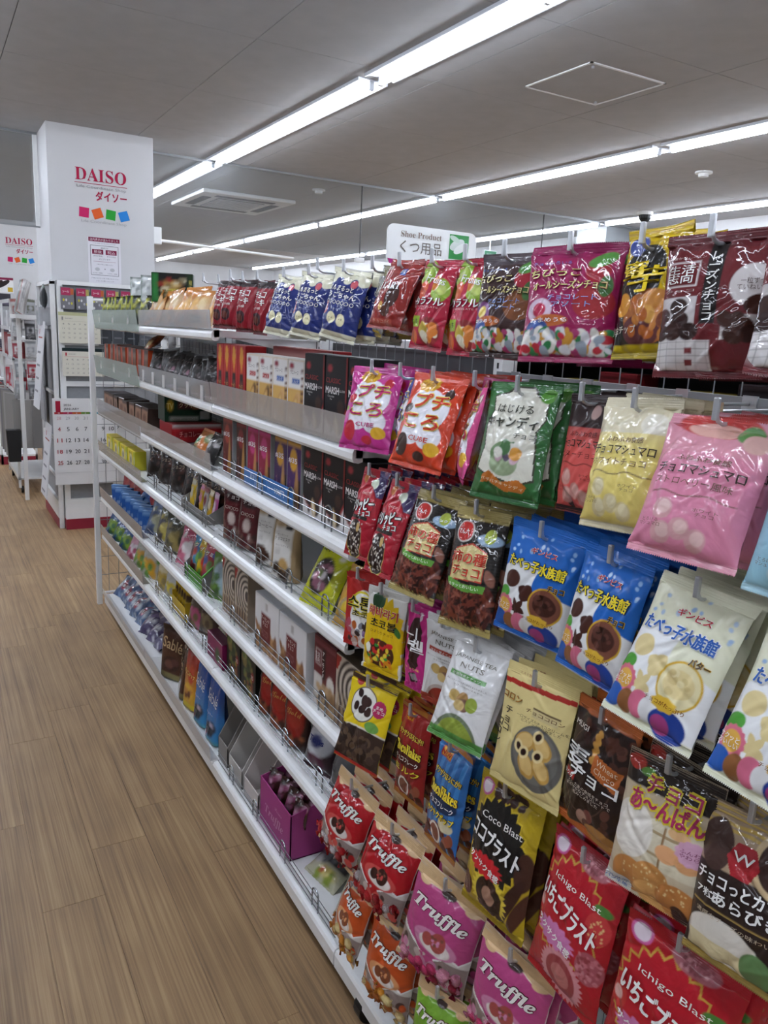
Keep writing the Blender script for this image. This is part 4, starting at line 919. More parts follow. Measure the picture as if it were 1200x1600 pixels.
# row, design, width, height, x, y, z of the top edge, yaw, tilt, roll, bags behind, step between bags, label
HUNG = [
 ('a','red',.085,.130,.735,2.174,1.602,8,8,2,3,.030,'dark red bag with black top, leftmost hook of the top row'),
 ('a','red',.085,.130,.731,2.079,1.602,12,12,2,3,.030,'dark red bag with black top on the second top hook'),
 ('a','red',.082,.132,.735,1.983,1.598,8,9,0,3,.030,'dark red bag with black top on the third top hook'),
 ('a','red',.080,.130,.740,1.880,1.592,4,8,1,3,.030,'dark red bag half hidden beside the first blue bag'),
 ('a','blue',.105,.140,.732,1.714,1.600,12,15,5,3,.028,'dark blue bag with cream ends, leftmost of three'),
 ('a','blue',.112,.138,.733,1.577,1.600,12,10,6,3,.028,'dark blue bag with cream ends, middle of three'),
 ('a','blue',.112,.140,.733,1.415,1.600,13,10,8,3,.028,'dark blue bag with cream ends, beside the olive bags'),
 ('a','olive',.080,.128,.745,1.300,1.602,-18,5,4,3,.026,'olive and silver bag seen edge-on behind the red heart bag'),
 ('a','heart',.088,.128,.728,1.205,1.608,10,22,3,2,.032,'shiny dark red bag lettered HEART'),
 ('a','fruit',.088,.145,.733,1.103,1.601,4,9,3,2,.028,'red bag with green fruit, next to the HEART bag'),
 ('a','fruit',.082,.147,.736,1.012,1.599,2,7,0,3,.028,'red bag with green fruit, beside the dark brown bag'),
 ('a','brown',.110,.148,.733,.918,1.601,15,9,-1,3,.030,'dark brown bag of mixed wrapped sweets'),
 ('a','magenta',.125,.150,.728,.785,1.603,28,12,-2,3,.032,'magenta bag of mixed wrapped sweets'),
 ('a','imo',.092,.152,.742,.668,1.617,0,8,-4,3,.030,'yellow and black sweet potato bag'),
 ('a','raisin',.118,.152,.732,.575,1.602,16,6,-3,2,.034,'maroon bag of chocolate raisins with white table'),
 ('a','raisin',.112,.150,.715,.440,1.602,40,16,4,2,.034,'maroon bag of chocolate raisins cut by the picture edge'),
 ('b','cube',.130,.158,.727,1.283,1.420,17,14,-1,2,.030,'magenta bag lettered with white cloud and strawberry'),
 ('b','blueedge',.085,.145,.745,1.183,1.416,-28,8,-1,1,.024,'blue and white bag seen edge-on between bags'),
 ('b','orange',.130,.160,.726,1.076,1.420,9,18,1,5,.024,'orange red bag with white cloud and dark teapot'),
 ('b','pinkedge',.095,.160,.735,.965,1.420,-32,11,-3,2,.022,'pink bag seen edge-on beside the green bag'),
 ('b','green',.128,.170,.726,.862,1.423,10,13,-2,2,.034,'green bag with ornate cream label and ribbon'),
 ('b','coral',.090,.155,.742,.738,1.418,2,7,-3,3,.028,'coral red marshmallow bag with black top'),
 ('b','yellow',.108,.160,.727,.650,1.422,6,15,-4,2,.034,'pale yellow marshmallow bag'),
 ('b','pink',.118,.158,.716,.530,1.412,14,24,1,3,.036,'pink strawberry marshmallow bag'),
 ('b','lightblue',.110,.158,.725,.405,1.405,10,14,2,2,.034,'light blue marshmallow bag cut by the picture edge'),
 ('c','pori',.080,.172,.723,1.268,1.230,6,15,-1,6,.026,'red stick-shaped bag, nearest the wire fence'),
 ('c','pori',.080,.172,.720,1.160,1.226,6,19,0,6,.026,'red stick-shaped bag, beside the black and gold bag'),
 ('c','kaki',.108,.178,.722,1.046,1.227,12,19,2,6,.028,'black and gold bag of chocolate sticks beside the red bags'),
 ('c','kaki',.104,.190,.723,.930,1.227,14,13,-3,6,.028,'black and gold bag of chocolate sticks beside the blue bags'),
 ('c','aqua',.122,.165,.725,.784,1.233,14,5,4,5,.028,'blue biscuit bag with chocolate shapes, the first of two'),
 ('c','aqua',.112,.165,.723,.655,1.231,0,11,2,6,.028,'blue biscuit bag with chocolate shapes, beside the cream bag'),
 ('c','cream',.118,.172,.716,.522,1.230,4,24,4,5,.030,'cream biscuit bag with blue lettering'),
 ('c','cream',.118,.172,.716,.385,1.222,4,22,4,4,.030,'cream biscuit bag cut by the picture edge'),
 ('d','korred',.090,.148,.719,1.288,1.017,18,5,-3,3,.016,'flat red bag with white oval and Korean letters'),
 ('d','koryel',.104,.160,.716,1.188,1.016,15,6,-2,3,.016,'flat yellow sunflower bag with Korean letters'),
 ('d','korpink',.062,.154,.722,1.088,1.016,6,2,-3,3,.016,'narrow pink bag with Korean letters'),
 ('d','teared',.108,.158,.732,1.005,1.020,12,3,-1,3,.020,'white tea nuts bag with a red band'),
 ('d','teagreen',.110,.165,.718,.898,1.024,14,22,0,4,.026,'white tea nuts bag with a green band'),
 ('d','coron',.134,.178,.722,.765,1.024,6,9,-2,5,.022,'cream bag with a grey plate of chocolate rolls'),
 ('d','mugi',.112,.175,.728,.643,1.026,-2,7,0,5,.024,'dark brown bag with orange ends and wheat'),
 ('d','anpan',.122,.165,.712,.523,1.014,8,11,-2,6,.026,'bag with buns and a yellow outlined title'),
 ('d','camem',.120,.170,.716,.420,1.010,2,12,-6,5,.026,'dark bag with red seal and white cheese'),
 ('e','cow',.125,.170,.716,1.222,.820,14,17,-1,5,.032,'yellow and brown bag with a white oval of chocolate'),
 ('e','flakered',.100,.178,.730,1.085,.823,0,6,-4,4,.026,'red chocolate flake bag'),
 ('e','flakeblue',.108,.182,.722,.950,.818,-6,10,-5,4,.026,'blue striped chocolate flake bag'),
 ('e','coco',.142,.212,.722,.805,.826,2,10,-4,5,.028,'yellow and black coco chocolate bag'),
 ('e','ichigo',.142,.212,.722,.640,.826,-4,10,-2,4,.030,'red strawberry chocolate bag beside the coco bag'),
 ('e','ichigo',.150,.215,.712,.475,.815,10,6,3,4,.030,'red strawberry chocolate bag at the picture edge'),
 ('f','trufred',.140,.165,.700,1.240,.592,6,16,6,3,.034,'red truffle bag with wrapped sweets, leftmost'),
 ('f','trufred',.134,.168,.700,1.078,.592,12,16,5,3,.034,'red truffle bag with wrapped sweets, beside the pink one'),
 ('f','trufpink',.148,.188,.704,.910,.594,17,9,6,3,.034,'pink truffle bag in front of the coco bag'),
 ('f','trufpink',.140,.175,.705,.740,.594,11,5,3,3,.034,'pink truffle bag low at the picture edge'),
 ('g','truforange',.120,.160,.692,1.182,.415,-8,15,1,2,.034,'orange truffle bag overhanging the rack base'),
 ('g','truforange',.130,.170,.690,1.045,.415,11,9,1,2,.034,'orange truffle bag above the black caster'),
 ('g','trufgreen',.110,.150,.682,.880,.410,18,11,-2,2,.034,'green truffle bag at the bottom'),
]
HOOKZ = dict(a=1.590, b=1.406, c=1.216, d=1.006, e=.808, f=.578, g=.400)
ROWTXT = dict(a='top', b='second', c='third', d='fourth', e='fifth', f='sixth', g='lowest')
# hook: rod from the back bar with a turned-up tip
hk_rod = MB().tube([(0.335, 0, 0.0), (0.010, 0, 0.0), (0.003, 0, 0.003), (0.0, 0, 0.008), (-0.002, 0, 0.022)], 0.0024, 8).data('rod', M['steel'], True)
hk_tip = MB().box(-0.005, -0.0032, 0.004, 0.000, 0.0032, 0.028).data('tip_plate', M['steel'], bevel=0.0015)
hk_plate = MB().box(0.332, -0.012, -0.03, 0.337, 0.012, 0.012).data('mount_plate', M['steel'])
def hook(y, z, row, xt=0.716, lab=None):
    o = link('display_hook', hk_rod, None, (xt, y, z))
    if xt != 0.716: o.scale.x = (BACK - 0.03 - xt) / 0.337
    tag(o, lab, 'hook', 'chrome display hooks, %s row' % ROWTXT[row])
    link('tip_plate', hk_tip, o); link('mount_plate', hk_plate, o)

bags = {}
rb = random.Random(11)
cand_bm = bmesh.new(); bmesh.ops.create_icosphere(cand_bm, subdivisions=2, radius=1.0)
for v in cand_bm.verts:
    k = 1 + 0.06 * math.sin(v.co.x * 9) * math.sin(v.co.z * 8 + 1)
    v.co *= k
CANDV = [tuple(v.co) for v in cand_bm.verts]; CANDF = [tuple(q.index for q in f.verts) for f in cand_bm.faces]; cand_bm.free()
_cm = {}
def candy_mesh(c):
    if c not in _cm:
        V = list(CANDV); F = list(CANDF)
        for sgn in (-1, 1):       # twisted paper ends
            b = len(V); V.append((sgn * 0.9, 0, 0))
            for k in range(8):
                t = k * math.pi / 4; r_ = 0.55 + 0.18 * (k % 2); V.append((sgn * 1.7, r_ * 0.5 * math.cos(t), r_ * math.sin(t)))
            F += [(b, b + 1 + k, b + 1 + (k + 1) % 8) for k in range(8)]
        _cm[c] = mesh('wrapped_sweet', V, F, M['foil'], [lin(c)] * len(V), True)
    return _cm[c]
SWEET = dict(trufred=['a8141c', '8c1018', 'b8b0b0'], trufpink=['b83060', 'd08aa0', '8c1c34'], truforange=['c9862a', 'd8c48a', 'a85a1c'], trufgreen=['7a9a3a', 'c9b04a', '5a7a2c'])
NICE = {'blueedge': 'blue', 'pinkedge': 'pink'}
for idx, (row, dn, w, h, x, y, z, yaw, tilt, roll, nb, step, lab) in enumerate(HUNG):
    (ops, texts), t, mt = HANG[dn]
    key = dn
    if key not in bags:
        big = max(w, h)
        bags[key] = Bag(dn, w, h, t, ops, texts, mt, nu=112 if row not in 'ab' else 96, nv=150 if row not in 'ab' else 130, seal=(.045, .13) if dn.startswith('truf') else (.05, .075))
    bg = bags[key]; sc = h / bg.h
    rot = Euler((-R(tilt), R(roll), FRONT + R(yaw)), 'XYZ')
    zo = z - 0.015 * sc
    o = bg.put('sweets_bag', (x, y, zo), rot, lab, 'snack bag', None, True)
    o.scale = (w / bg.w, sc, sc)
    if dn in SWEET:
        rs = random.Random(idx)
        for k in range(11):
            u, v = rs.uniform(-.78, .78), rs.uniform(.09, .27)
            X_, Z_ = u * bg.w / 2, v * bg.h + bg.z0
            yv = float(bg.surf(np.array([X_]), np.array([Z_]))[0])
            c = link('wrapped_sweet', candy_mesh(SWEET[dn][k % 3]), o, (X_, yv + 0.004, Z_), (rs.uniform(-.4, .4), rs.uniform(-1.5, 1.5), rs.uniform(-.4, .4)))
            q = rs.uniform(0.0105, 0.0135); c.scale = (q, q * 0.7, q)
    hz = HOOKZ[row]
    hook(y, hz, row, min(0.716, x - 0.012), 'chrome hook holding the ' + lab.replace(',', ''))
    for k in range(1, nb + 1):
        xb = x + step * k
        if xb > BACK - 0.03: break
        tl = tilt * (0.75 ** k) + rb.uniform(-3, 3)
        rot2 = Euler((-R(max(2, tl)), R(roll * .4 + rb.uniform(-4, 4)), FRONT + R(yaw * .5 + rb.uniform(-8, 8))), 'XYZ')
        lb2 = lab.split(',')[0]
        b2 = bg.put('sweets_bag', (xb, y + rb.uniform(-.004, .004), zo + rb.uniform(-.003, .003)), rot2, '%s bag behind the %s' % (['', 'first', 'second', 'third', 'fourth', 'fifth', 'sixth'][k], lab.replace(',', '')), 'snack bag', 'bags stacked behind the ' + lab, letters=(k == 1))
        b2.scale = (w / bg.w, sc, sc)
# a few spare hooks on the top row
for y, l_ in ((2.26, 'empty chrome hook left of the dark red bags'), (2.03, 'empty chrome hook between the dark red bags'), (1.50, 'empty chrome hook between the dark blue bags')): hook(y, 1.596, 'a', 0.70, l_)
# bars that carry the hooks
for z, n in ((1.585, 'a'), (1.40, 'b'), (1.21, 'c'), (1.0, 'd'), (.80, 'e'), (.572, 'f'), (.394, 'g')):
    MB().box(BACK - 0.034, 0.0, z - 0.015, BACK - 0.022, 1.345 if n != 'a' else 2.30, z + 0.015).obj('hook_bar', M['grey'], gd)
# ================================================================== goods on the shelves
ORD = ['first', 'second', 'third', 'fourth', 'fifth', 'sixth', 'seventh', 'eighth', 'ninth', 'tenth', 'eleventh', 'twelfth', 'thirteenth', 'fourteenth', 'fifteenth', 'sixteenth']
rg = random.Random(21)
def series(proto, name, ys, row, desc, cat, group, x=0.03, yaw=0, tilt=0, jit=0.0, z=0.0, far='far end', lab=None):
    for i, y in enumerate(ys):
        dd = getattr(proto, 'd', getattr(proto, 't', 0.03))
        rot = Euler((R(tilt + rg.uniform(-jit, jit)), R(rg.uniform(-jit, jit) * .4), FRONT + R(yaw + rg.uniform(-jit, jit))), 'XYZ')
        l = lab or ('%s, %s from the %s' % (desc, ORD[i % 16], far) if len(ys) > 1 else desc)
        proto.put(name, (X0 + x + dd / 2 + rg.uniform(0, jit * .0006), y, ROWZ[row] + z), rot, l, cat, group)
def span(a, b, n): return [a + (b - a) * (i + .5) / n for i in range(n)]

# ---- top shelf
zz = Bag('zz', .085, .115, .03, [('f', '1d211a'), ('r', -1, 0, -.7, 1, 'a9b02c'), ('r', .6, 0, 1, 1, '8f9a2a'), ('e', 0, .5, .5, .2, '5a5f50'), ('n', -.7, .2, .6, .9, 12, .1, .2, ['c8c8b4', '2e3a22', 'a8a83a'], 3)], (), 'film', 14, 16, stand=True)
series(zz, 'snack_pack', span(4.05, 3.2, 8), 6, 'black and lime green snack pack on the top shelf', 'snack pack', 'lime and black packs on the top shelf', yaw=30, jit=6)
blk = Carton('blk', .15, .12, .085, [('f', '15161a'), ('n', -.8, .2, .8, .8, 8, .1, .2, ['a8a83a', '3a3a44', '8a2a34'], 2)], side='1a1b1e', nu=10, nv=8)
series(blk, 'snack_box', [3.46, 3.30, 3.14, 2.98], 6, 'low black box under the tall packs', 'box', 'low black boxes on the top shelf', x=.05)
sil = Bag('sil', .095, .105, .055, [('f', 'a9adab'), ('r', .55, 0, 1, 1, '2f5a3c'), ('r', -1, 0, -.8, 1, '3a5a44'), ('n', -.7, .1, .5, .9, 14, .1, .25, ['c8ccca', '8a908e', '6f7a74'], 5)], (), 'film', 14, 16, stand=True)
series(sil, 'noodle_pack', [3.46, 3.27], 6, 'silver pack with green edge', 'snack pack', 'silver and green packs', x=.05, z=.0865, jit=3, yaw=55)
grn = Carton('grn', .15, .05, .105, [('f', '1c1a18'), ('r', -1, 0, -.7, 1, '2f7a3c'), ('r', -1, 0, 1, .16, '2f7a3c'), ('r', .75, 0, 1, 1, '243a20'), ('e', -.05, .62, .5, .16, '9a6a34'), ('e', 0, .6, .34, .09, 'c8a868'), ('r', -.5, .36, .5, .46, 'c8b848'), ('n', -.6, .1, .6, .9, 14, .06, .12, ['c9c0a0', '8a2a24', '6a5a3a'], 4)], [('ラーメン', 0, .41, .5, .08, '3a2a14', B1), ('辣\n味\n麺', .87, .5, .08, .6, 'b8b058')], side='1c2a1c', nu=16, nv=12)
series(grn, 'noodle_box', [3.03], 6, 'black and green picture box on top of the low black box', 'box', None, x=.07, z=.0865, yaw=68)
org = Bag('org', .12, .115, .03, [('f', 'c07a30'), ('n', -.9, .1, .9, .9, 26, .15, .3, ['c98a3a', 'a85a1c', 'd8a860', 'c4a070'], 6), ('r', -.6, .1, .4, .3, '2a2018'), ('e', .3, .6, .3, .2, 'd8c090')], [('カレー', -.1, .2, .5, .12, 'd8b060', B1)], 'film', 14, 16, base_org=True)
for i, y in enumerate(span(3.16, 2.32, 13)):
    org.put('curry_snack_bag', (X0 + .022 + .012 * (i % 2), y, ROWZ[6] + .004 + .012 * (i % 2)), Euler((R(-22 + rg.uniform(-12, 12)), R(rg.uniform(-14, 14)), FRONT + R(rg.uniform(-25, 25)))), 'crinkled orange snack bag in the heap on the top shelf, %s from the far end' % ORD[i], 'snack bag', 'orange bags heaped on the top shelf')

# ---- second highest shelf
ob = Carton('ob', .085, .11, .112, [('f', '3a2c26'), ('r', -1, 0, -.35, 1, 'b0482a'), ('e', .35, .5, .4, .3, '6a4a38'), ('r', -.2, .7, .9, .8, '8a7a6a')], side='a8401f', top='4a3a34', nu=10, nv=10)
series(ob, 'biscuit_box', span(4.05, 3.2, 9), 5, 'small orange red and dark box on the second highest shelf', 'box', 'orange red boxes in the far bay', x=.035, jit=2)
ob2 = Bag('ob2', .09, .1, .03, [('f', '9a4a22'), ('n', -.8, .1, .8, .9, 10, .15, .3, ['c88a3a', '6a2a18', 'd8c08a'], 6)], (), 'film', 12, 14, base_org=True)
series(ob2, 'snack_bag', [3.42], 5, 'crumpled orange bag lying on the small orange boxes', 'snack bag', None, x=.07, z=.114, tilt=-50)
bb = Bag('bb', .13, .13, .045, [('f', '0f0c0b'), ('n', -.9, .1, .9, .9, 40, .04, .10, ['2a1c1a', '0a0807', '6a6264', '3a2024', '1a1210'], 8), ('e', .3, .4, .16, .07, '7a5864')], [('クッキー', 0, .7, .5, .07, '8a7c78')], 'soft', 24, 26, base_org=True, wr=.8)
for i, y in enumerate(span(3.13, 2.34, 9)):
    bb.put('cookie_bag', (X0 + .05 + .015 * (i % 2), y, ROWZ[5] + .003), Euler((R(-18 + rg.uniform(-10, 10)), R(rg.uniform(-8, 8)), FRONT + R(22 + rg.uniform(-12, 12)))), 'glossy black cookie bag in the middle bay, %s from the far end' % ORD[i], 'snack bag', 'black bags on the second highest shelf')
match = Carton('match', .06, .06, .172, [('f', 'a81c20'), ('e', 0, .3, .5, .45, '1c1412'), ('p', [(-.6, .95), (.6, .95), (.35, .55), (-.35, .55)], 'b84a18'), ('p', [(-.3, .97), (-.5, .8), (-.1, .6), (.1, .6), (.5, .85), (.2, .97)], 'c88a28'), ('r', -.3, .3, .3, .42, '6a4a3a'), ('r', -1, 0, 1, .03, '8a1418')], [('チョコ', 0, .36, .5, .05, 'd8b060'), ('BBQ', 0, .1, .4, .05, 'b8a090')], side='8c1a1c', top='9a1c1e', nu=14, nv=26)
series(match, 'stick_box', span(2.30, 2.055, 4), 5, 'tall red box with orange flames', 'box', 'red flame boxes on the second highest shelf', x=.025)
def wafer(lbl):
    return Carton('waf' + lbl, .092, .05, .155, [('f', 'c9a058'), ('r', -1, .56, 1, 1, 'd9d6d2'), ('r', .62, 0, 1, .56, 'b08a50'), ('e', -.55, .9, .3, .05, '8c2434'), ('p', [(-.5, .72), (.5, .7), (.45, .62), (-.55, .64)], lbl), ('e', .05, .3, .36, .24, '3a2218' if lbl == 'a83030' else 'c8a070', -30), ('e', -.1, .28, .3, .2, 'b88848', -30), ('e', -.1, .28, .2, .14, 'd2b478', -30), ('n', -.7, .0, .5, .12, 6, .15, .25, ['d8ccb0', 'c8b088'], 3)] + [('r', .66, .04 + .11 * k, .98, .09 + .11 * k, '5a3428') for k in range(8)], [('ウエハース', -.1, .8, .5, .06, '4a4440'), ('ミルク' if lbl != 'a83030' else 'チョコ', 0, .67, .4, .04, 'e8e4e0')], side='d8d4cc', top='c8c4bc', nu=18, nv=26)
wr_, wb_ = wafer('a83030'), wafer('3a5a9c')
series(wr_, 'wafer_box', [2.0, 1.905], 5, 'white wafer box with red ribbon label', 'box', 'red label wafer boxes', x=.025)
series(wb_, 'wafer_box', [1.81, 1.715], 5, 'white wafer box with blue ribbon label', 'box', 'blue label wafer boxes', x=.025)
rback = Carton('rback', .10, .05, .176, [('f', '9c1c22'), ('r', -1, .9, 1, .96, 'c8b0a8')], side='8a181e', nu=6, nv=10)
series(rback, 'biscuit_box', span(2.04, 1.68, 4), 5, 'red box behind the white wafer boxes', 'box', 'red boxes behind the wafers', x=.10)
cls = Carton('cls', .105, .06, .172, [('f', 'd6d2d0'), ('e', -.1, .74, 1.5, .62, '9a2424'), ('e', -.16, .75, 1.42, .605, '151417'), ('r', .9, .45, 1, 1, '9a2424'), ('e', -.6, .85, .22, .045, '9c2c34'), ('e', .45, .38, .3, .09, '3a2620', -30), ('e', .35, .17, .42, .13, '2a1713', 20), ('e', .12, .14, .2, .12, 'c8a868', 20), ('e', .12, .14, .09, .1, 'e0d8c8', 20), ('e', -.35, .09, .14, .04, '2a1713')], [('CLASSIC', -.18, .7, .66, .06, '8c2a2c', B1), ('MARSH', -.25, .58, .6, .085, 'e0dcda', B2), ('MALLOW', .55, .585, .34, .03, 'c8c4c2'), ('Chocolate\nPie', -.35, .49, .3, .06, 'c8c4c2')], side='1b191c', top='201e22', nu=22, nv=34)
series(cls, 'marshmallow_box', [1.613, 1.503, 1.395], 5, 'black classic marshmallow box on the upper shelf', 'box', 'black marshmallow boxes on the upper shelf', x=.025)

# ---- third highest shelf
br = Carton('br', .095, .10, .085, [('f', '5a4234'), ('r', -.9, .1, .9, .9, '96725c'), ('e', 0, .5, .5, .2, '6a4a3a'), ('r', -1, .9, 1, 1, '241a16')], side='3a2c26', top='2d2320', nu=12, nv=12)
series(br, 'chocolate_box', span(4.08, 3.2, 8), 4, 'dark brown chocolate box in the far bay', 'box', 'dark brown boxes on the third highest shelf', x=.03, jit=4)
gbx = Carton('gbx', .175, .12, .095, [('f', '15301f'), ('e', -.78, .62, .14, .22, 'b8962a'), ('r', -.45, .5, .5, .78, '5a2a28'), ('e', .3, .62, .2, .14, '8a5a3a'), ('r', .5, .1, .92, .4, 'a8a8a4'), ('r', -.78, .06, .4, .18, 'b0b4a8')], [('TV', -.78, .6, .14, .24, 'e0cf7a', B1), ('クッキー', 0, .64, .4, .18, 'd8c090', B1), ('CHOCO SANDWICHES', -.19, .12, .56, .07, '15301f')], side='12281a', top='1c3a26', nu=30, nv=16)
rtr = Carton('rtr', .19, .15, .07, [('f', '9c1c20'), ('r', -.8, .3, .6, .6, '7a1418'), ('e', .7, .5, .12, .3, 'b83030'), ('r', -1, .82, 1, 1, 'b8b0ac')], [('チョコレート', -.2, .45, .5, .3, 'd88a80')], side='8a181c', top='6a1418', nu=20, nv=10)
rtr.put('chocolate_box', (.85, 2.915, ROWZ[4] + .0005), (0, 0, R(2)), 'flat red box under the dark green box', 'box')
gbx.put('cookie_box', (.84, 2.955, ROWZ[4] + .0715), (0, 0, R(-3)), 'dark green box lettered in gold on the red box', 'box')
drk = Carton('drk', .12, .14, .15, [('f', '26221e'), ('r', -.8, .5, .8, .8, '4a3a2c')], (), side='2c2824', nu=8, nv=8)
drk.put('snack_box', (.98, 2.62, ROWZ[4]), (0, 0, R(0)), 'dark box at the back of the middle bay', 'box')
for yy, cs, lb in ((2.52, ['2f5a34', 'b86a2c', '3a7a44', 'c8c0a8'], 'green and orange wrapped bag in front of the red box'), (2.40, ['c8c4c0', '1c1a1a', '8a8684', '2a2826'], 'black and white wrapped bag in front of the red box')):
    bz = Bag(lb, .11, .10, .035, [('f', cs[1]), ('n', -.9, .05, .9, .95, 18, .15, .3, cs, 4)], (), 'film', 14, 14, base_org=True)
    series(bz, 'snack_bag', [yy], 4, lb, 'snack bag', None, x=.012, tilt=-25, jit=4)
def stick(key, bg, oval, tx='#35', pale='b88a4a'):
    return Carton(key, .082, .03, .165, [('f', bg), ('e', -.1, .72, .55, .17, oval), ('r', .55, .02, .95, .45, '2a1a18')] + [('e', .15 + .22 * k, .25, .08, .3, pale, -8 + 6 * k) for k in range(3)] + [('r', -1, .93, 1, 1, oval)], [(tx, -.1, .71, .62, .085, 'e4dfe0', B2), ('プレッツェル', -.45, .25, .12, .4, 'b88a84')], side='8d8d8c', top=bg, nu=16, nv=28)
for y, k, b, ov, lb in ((2.212, 'st1', '5c1d1c', '9a3a2c', 'dark red stick pack, nearest the middle bay'), (2.095, 'st2', '3a1414', '7a1a20', 'maroon stick pack with dark oval'), (2.003, 'st3', '8a1a3c', 'b83a74', 'pink oval stick pack, first of two'), (1.918, 'st4', '8a1a3c', 'b83a74', 'pink oval stick pack, second of two'), (1.808, 'st5', '3a2450', 'b8862c', 'purple stick pack with gold oval, first of two'), (1.724, 'st6', '43245a', 'c8962e', 'purple stick pack with gold oval, beside the black boxes')):
    series(stick(k, b, ov), 'pretzel_pack', [y], 4, lb, 'snack pack', 'stick packs on the third highest shelf', x=.03)
series(cls, 'marshmallow_box', [1.615, 1.507, 1.40], 4, 'black classic marshmallow box on the lower shelf', 'box', 'black marshmallow boxes on the lower shelf', x=.03)
ps = tag(empty('price_strip', (X0 + .019, 1.87, ROWZ[4] + .006)), 'blue price strip behind the wire fence', 'price strip')
for i, y in enumerate((-.0855, .0855)):
    MB().box(-.0008, y - .084, 0, .0008, y + .084, .045).obj('strip_card', plain('blue_card_%d' % i, '2f6fb4', .4), ps)
p = Print(FLAT); p.text('おかし', -.09, .03, .05, .014, 'dfe8f0', bold=.02); p.text('100円', -.05, .014, .06, .014, 'e8eef4', bold=.02); p.text('100円', .09, .022, .06, .016, 'e8eef4', bold=.02)
p.obj(ps, M['card'], 'lettering', (-.0010, 0, 0), (0, 0, FRONT))

# ---- third lowest shelf
yb = Carton('yb', .135, .05, .082, [('f', 'dcc62a'), ('e', -.1, .45, .38, .36, 'e0dcc4'), ('e', -.1, .45, .22, .22, '7a6a5a'), ('r', .7, 0, 1, 1, '9ab02c'), ('r', .72, .3, .98, .7, 'c8ccc0')], [('まめ', -.1, .85, .4, .14, '5a3a14', B1)], side='bcb434', top='d0bc30', nu=14, nv=12)
series(yb, 'yellow_box', span(4.05, 3.42, 4), 3, 'yellow box with round picture in the far bay', 'box', 'yellow boxes on the third lowest shelf', x=.03)
dk = Bag('dk', .10, .15, .03, [('f', '241713'), ('r', -1, .8, 1, 1, '3a2a24'), ('n', -.8, .1, .8, .8, 12, .1, .25, ['5a3428', '3a2018', 'b8aca0', '180e0b'], 8)], [('ショコラ', 0, .65, .6, .1, 'b8a080')], 'film', 14, 18, base_org=True)
for i, y in enumerate(span(3.30, 2.45, 10)):
    dk.put('chocolate_bag', (X0 + .08 + .02 * (i % 2), y, ROWZ[3] + .003), Euler((R(-14 + rg.uniform(-5, 5)), R(rg.uniform(-4, 4)), FRONT + R(35 + rg.uniform(-8, 8)))), 'dark brown glossy bag standing in the middle bay, %s from the far end' % ORD[i], 'snack bag', 'dark bags standing on the third lowest shelf')
gt = tag(empty('display_tray', (X0 + .03, 2.56, ROWZ[3])), 'grey card display tray with small yellow and pink packs', 'tray')
gm = plain('grey_card', '7d7a76', .7)
for b in ((0, -.15, 0, .10, .15, .003), (0, -.15, 0, .003, .15, .03), (.097, -.15, 0, .10, .15, .085)): MB().box(*b).obj('tray_panel', gm, gt)
MB().prism([(0, 0), (.10, 0), (.10, .085), (0, .03)], -.152, -.149).obj('tray_panel', gm, gt); MB().prism([(0, 0), (.10, 0), (.10, .085), (0, .03)], .149, .152).obj('tray_panel', gm, gt)
for i, (c, c2) in enumerate((('d8b430', 'c8c4b0'), ('b8b0a0', 'd8b430'), ('c8a028', 'c87a9c'), ('b8b4b0', '8a2a34'), ('c8a028', 'e0d8c0'), ('c05a94', 'd8c0cc'))):
    sp = Bag('sp%d' % i, .045, .095, .012, [('f', c), ('e', 0, .5, .6, .2, c2), ('r', -1, .8, 1, 1, c2)], (), 'soft', 8, 12, base_org=True)
    series(sp, 'sachet', [2.69 - .05 * i], 3, 'small upright sachet in the grey tray, %s of six' % ORD[i], 'sachet', 'sachets in the grey tray', x=.055, z=.004, tilt=-8)
rp = Bag('rp', .095, .165, .05, [('f', '4e1418'), ('e', 0, .84, .7, .09, '2c0f12'), ('r', -.6, .55, .6, .74, '64181e'), ('e', 0, .45, .35, .12, 'b8a8a0'), ('n', -.8, .06, .8, .3, 14, .1, .18, ['6a4a40', '3a2420', 'b8aca4'], 5)], [('チョコ', 0, .84, .6, .07, 'c8c0bc', B1), ('CHOCO', 0, .64, .6, .06, 'd0b8b0', B1)], 'film', 18, 26, stand=True, back='77777a')
series(rp, 'chocolate_pouch', [2.20, 2.09], 3, 'dark red standing pouch at the left of the near bay', 'pouch', 'dark red pouches', x=.03, jit=5, yaw=18)
def kraft(key, lab, choc, t1, blackp=False):
    return Bag(key, .088, .168, .055, [('f', '9c8462' if not blackp else '2a241f'), ('r', -.85, 0, .62, .82, 'cfccc6' if not blackp else '1c1917'), ('r', -.05, .8, .5, .97, '231d1a'), ('n', -.6, .05, .4, .3, 7, .22, .3, choc, 3), ('r', -.6, .42, -.25, .5, 'b8b4ae')], [('choco', .22, .885, .2, .06, 'b8a890'), (t1, -.12, .66, .6, .055, '4a4440'), ('オーガニック', -.12, .72, .4, .025, '7a746c'), ('ひとくちサイズ', -.1, .56, .5, .03, '7a746c')], 'soft', 20, 28, stand=True, back='9c8462')
series(kraft('kr1', '', ['3a241c', '4a2e22'], 'コーヒー'), 'kraft_pouch', [1.935], 3, 'white labelled kraft pouch with coffee beans', 'pouch', 'kraft pouches', x=.03, yaw=22)
series(kraft('kr2', '', ['2d1c18', 'b8945a', '3a2a22'], 'チョコビスケ'), 'kraft_pouch', [1.79], 3, 'white labelled kraft pouch with biscuits', 'pouch', 'kraft pouches', x=.02, yaw=24)
series(kraft('kr3', '', ['3a3028'], '', True), 'kraft_pouch', [1.67], 3, 'dark kraft pouch with black label behind the yellow bag', 'pouch', 'kraft pouches', x=.09)
